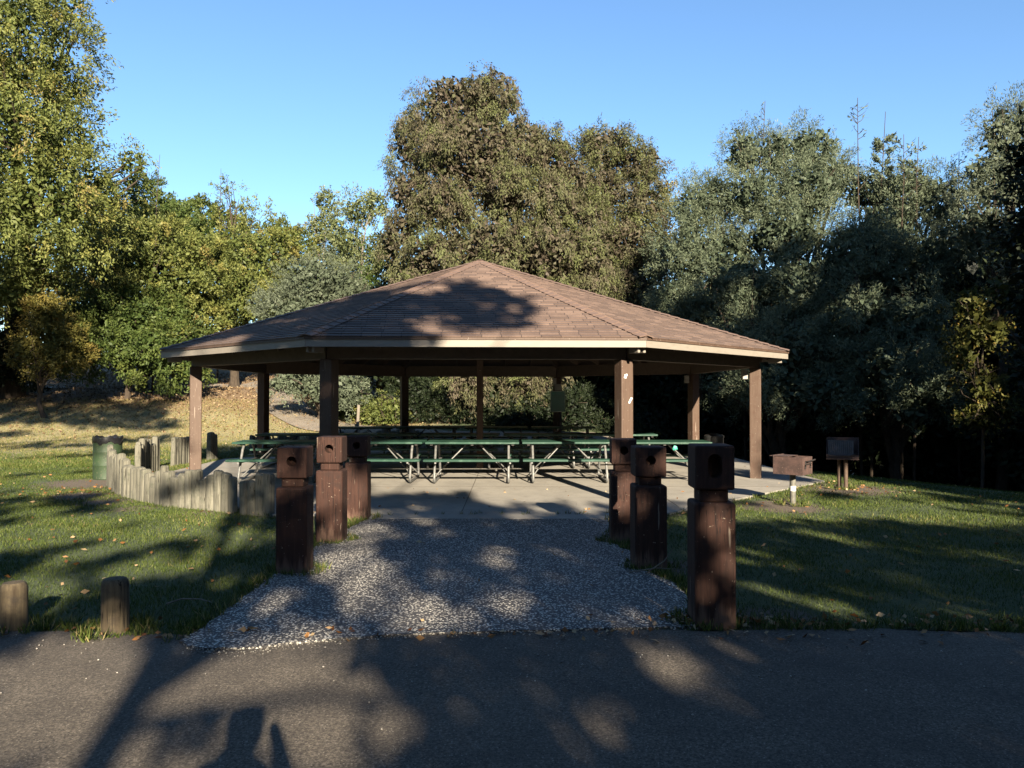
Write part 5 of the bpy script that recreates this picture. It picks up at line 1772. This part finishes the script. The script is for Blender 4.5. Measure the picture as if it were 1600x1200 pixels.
C[:, 2] = ground_h(C[:, 0], C[:, 1])
D = unit(np.stack([r_.normal(0, 0.45, len(C)), r_.normal(0, 0.45, len(C)), np.ones(len(C))], 1))
V, F = leaf_quads(C, D, r_.uniform(0.04, 0.11, len(C)), r_.uniform(0.006, 0.011, len(C)), r_)
o_ = link("verge_grass", np_mesh("verge_grass", V, F, {"rnd": ('FACE', np.clip(r_.beta(2, 2, len(C)) + r_.choice([0, 0.35], len(C), p=[0.7, 0.3]), 0, 1))}), M['grass'])
o_["kind"] = "stuff"; o_["label"] = "ragged grass tufts along road, path and post bases"; o_["category"] = "grass"

# loose pebbles spilled along the edges of the aggregate path
px_, py_ = [], []
for pts, m_ in ((bot, 60), (left_pts, 45), (right_pts, 45)):
    for k in range(len(pts) - 1):
        for _ in range(m_):
            t = r_.uniform()
            px_.append(pts[k][0] * (1 - t) + pts[k + 1][0] * t + r_.normal(0, 0.035))
            py_.append(pts[k][1] * (1 - t) + pts[k + 1][1] * t + (-abs(r_.normal(0, 0.07)) + 0.02 if pts is bot else r_.normal(0, 0.04)))
px_ = np.concatenate([px_, r_.uniform(-6, 6, 420)]); py_ = np.concatenate([py_, 5.45 - np.abs(r_.normal(0, 0.5, 420))])
octv = np.array([[1, 0, 0], [0, 1, 0], [-1, 0, 0], [0, -1, 0], [0, 0, 1], [0, 0, -1]], float)
octf = np.array([[0, 1, 4], [1, 2, 4], [2, 3, 4], [3, 0, 4], [1, 0, 5], [2, 1, 5], [3, 2, 5], [0, 3, 5]])
nP = len(px_)
sz = r_.uniform(0.003, 0.009, nP)
ang_ = r_.uniform(0, 6.28, nP)
VV = octv[None] * (sz[:, None, None] * r_.uniform(0.6, 1.3, (nP, 6, 1)))
ca_, sa_ = np.cos(ang_)[:, None], np.sin(ang_)[:, None]
VX = VV[..., 0] * ca_ - VV[..., 1] * sa_ + px_[:, None]
VY = VV[..., 0] * sa_ + VV[..., 1] * ca_ + py_[:, None]
VZ = VV[..., 2] * 0.7 + 0.016 + sz[:, None] * 0.4
V = np.stack([VX, VY, VZ], -1).reshape(-1, 3)
F = (octf[None] + 6 * np.arange(nP)[:, None, None]).reshape(-1, 3)
M['pebble'] = leaf_mat("loose_pebble", [(0, (0.09, 0.085, 0.08)), (0.5, (0.26, 0.24, 0.21)), (1, (0.6, 0.56, 0.48))], trans=0.0)
o_ = link("loose_pebbles", np_mesh("loose_pebbles", V, F, {"rnd": ('FACE', np.repeat(r_.uniform(0, 1, nP), 8))}), M['pebble'])
o_["kind"] = "stuff"; o_["label"] = "loose pebbles spilled along the aggregate path onto the asphalt"; o_["category"] = "pebbles"

# fallen leaves
n = 2600
x = r_.uniform(-14, 10, n)
y = 5.6 + 20 * r_.uniform(0, 1, n) ** 1.3
ok = ~inside_poly(x, y, octo(6.6)) & (np.abs(x) / y < 0.72)
x, y = x[ok], y[ok]
ok = r_.uniform(size=len(x)) < np.where(inside_poly(x, y, outline) | ((np.abs(x) < 2) & (y < 11)), 0.08, 0.5)
x, y = x[ok], y[ok]
# thicker drift at the foot of the posts and along the road edge
ex = np.concatenate([r_.uniform(-9, 9, 260), r_.uniform(-5, 4, 90), r_.normal(1.6, 0.35, 160), r_.normal(-7.6, 0.6, 120), r_.uniform(1.7, 8, 200), r_.normal(6.1, 0.6, 80)])
ey = np.concatenate([5.5 - np.abs(r_.normal(0, 0.14, 260)), r_.uniform(10.8, 14, 90), 5.62 + np.abs(r_.normal(0, 0.12, 160)), r_.normal(13.4, 0.5, 120), 5.6 + np.abs(r_.normal(0, 0.12, 200)), r_.normal(13.7, 0.4, 80)])
x, y = np.concatenate([x, ex]), np.concatenate([y, ey])
C = np.stack([x, y, ground_h(x, y) + 0.035], 1)
C[:, 2] += np.where(inside_poly(x, y, outline), 0.015, 0.0)
D = unit(np.stack([r_.normal(0, 1, len(C)), r_.normal(0, 1, len(C)), r_.normal(0, 0.25, len(C))], 1))
V, F = leaf_quads(C, D, r_.uniform(0.03, 0.08, len(C)), r_.uniform(0.02, 0.045, len(C)), r_)
o_ = link("fallen_leaves", np_mesh("fallen_leaves", V, F, {"rnd": ('FACE', r_.uniform(0, 1, len(C)))}), M['fallen'])
o_["kind"] = "stuff"; o_["label"] = "dry fallen leaves scattered on the lawn and road edge"; o_["category"] = "leaves"

# leaf litter on the far bank
n = 42000
x = r_.uniform(-32, -2, n)
y = r_.uniform(25, 46, n)
ok = r_.uniform(size=n) < np.clip((y - 25) / 11, 0.02, 1) ** 1.3
x, y = x[ok], y[ok]
C = np.stack([x, y, ground_h(x, y) + 0.02], 1)
D = unit(np.stack([r_.normal(0, 1, len(C)), r_.normal(0, 1, len(C)), np.abs(r_.normal(0, 0.5, len(C)))], 1))
V, F = leaf_quads(C, D, r_.uniform(0.06, 0.16, len(C)), r_.uniform(0.03, 0.08, len(C)), r_)
o_ = link("leaf_litter", np_mesh("leaf_litter", V, F, {"rnd": ('FACE', r_.uniform(0, 1, len(C)))}), M['litter'])
o_["kind"] = "stuff"; o_["label"] = "tan and brown leaf litter covering the far bank"; o_["category"] = "leaves"

# twigs by the posts and on the lawn
def twig(pts, rad, label):
    bm = bmesh.new()
    tube(bm, pts, [rad * (1 - 0.6 * i / (len(pts) - 1)) for i in range(len(pts))], 6)
    return tag(bm_obj("twig", bm, M['pale_bark'], None, True), label, "twig")
gx0, gy0 = G(262, 952)
twig([(gx0, gy0, 0.05), (gx0 + 0.10, gy0 + 0.06, 0.075), (gx0 + 0.24, gy0 + 0.07, 0.07), (gx0 + 0.34, gy0 + 0.05, 0.05)], 0.008, "pale curved stick lying on the shaded grass right of the bollard")
twig([(1.25, 7.25, 0.02), (1.42, 7.18, 0.16), (1.50, 7.16, 0.28)], 0.009, "bent dry twig leaning at the foot of the middle right post")
twig([(1.10, 7.2, 0.05), (1.35, 7.2, 0.09), (1.62, 7.25, 0.06)], 0.007, "straight dry twig lying across the foot of the middle right post")

# calibrate every base colour to the exposure in one place
ALB = 0.56
for m in bpy.data.materials:
    nt = m.node_tree
    done = {}
    for n in list(nt.nodes):
        if n.type in ('BSDF_PRINCIPLED', 'BSDF_TRANSLUCENT'):
            inp = n.inputs[0]
            if inp.is_linked:
                src = inp.links[0].from_socket
                mx = nt.nodes.new("ShaderNodeMix")
                mx.data_type = 'RGBA'
                mx.blend_type = 'MULTIPLY'
                mx.inputs[0].default_value = 1.0
                mx.inputs[7].default_value = (ALB, ALB, ALB, 1)
                nt.links.new(src, mx.inputs[6])
                nt.links.new(mx.outputs[2], inp)
            else:
                c = inp.default_value
                inp.default_value = (c[0] * ALB, c[1] * ALB, c[2] * ALB, 1)
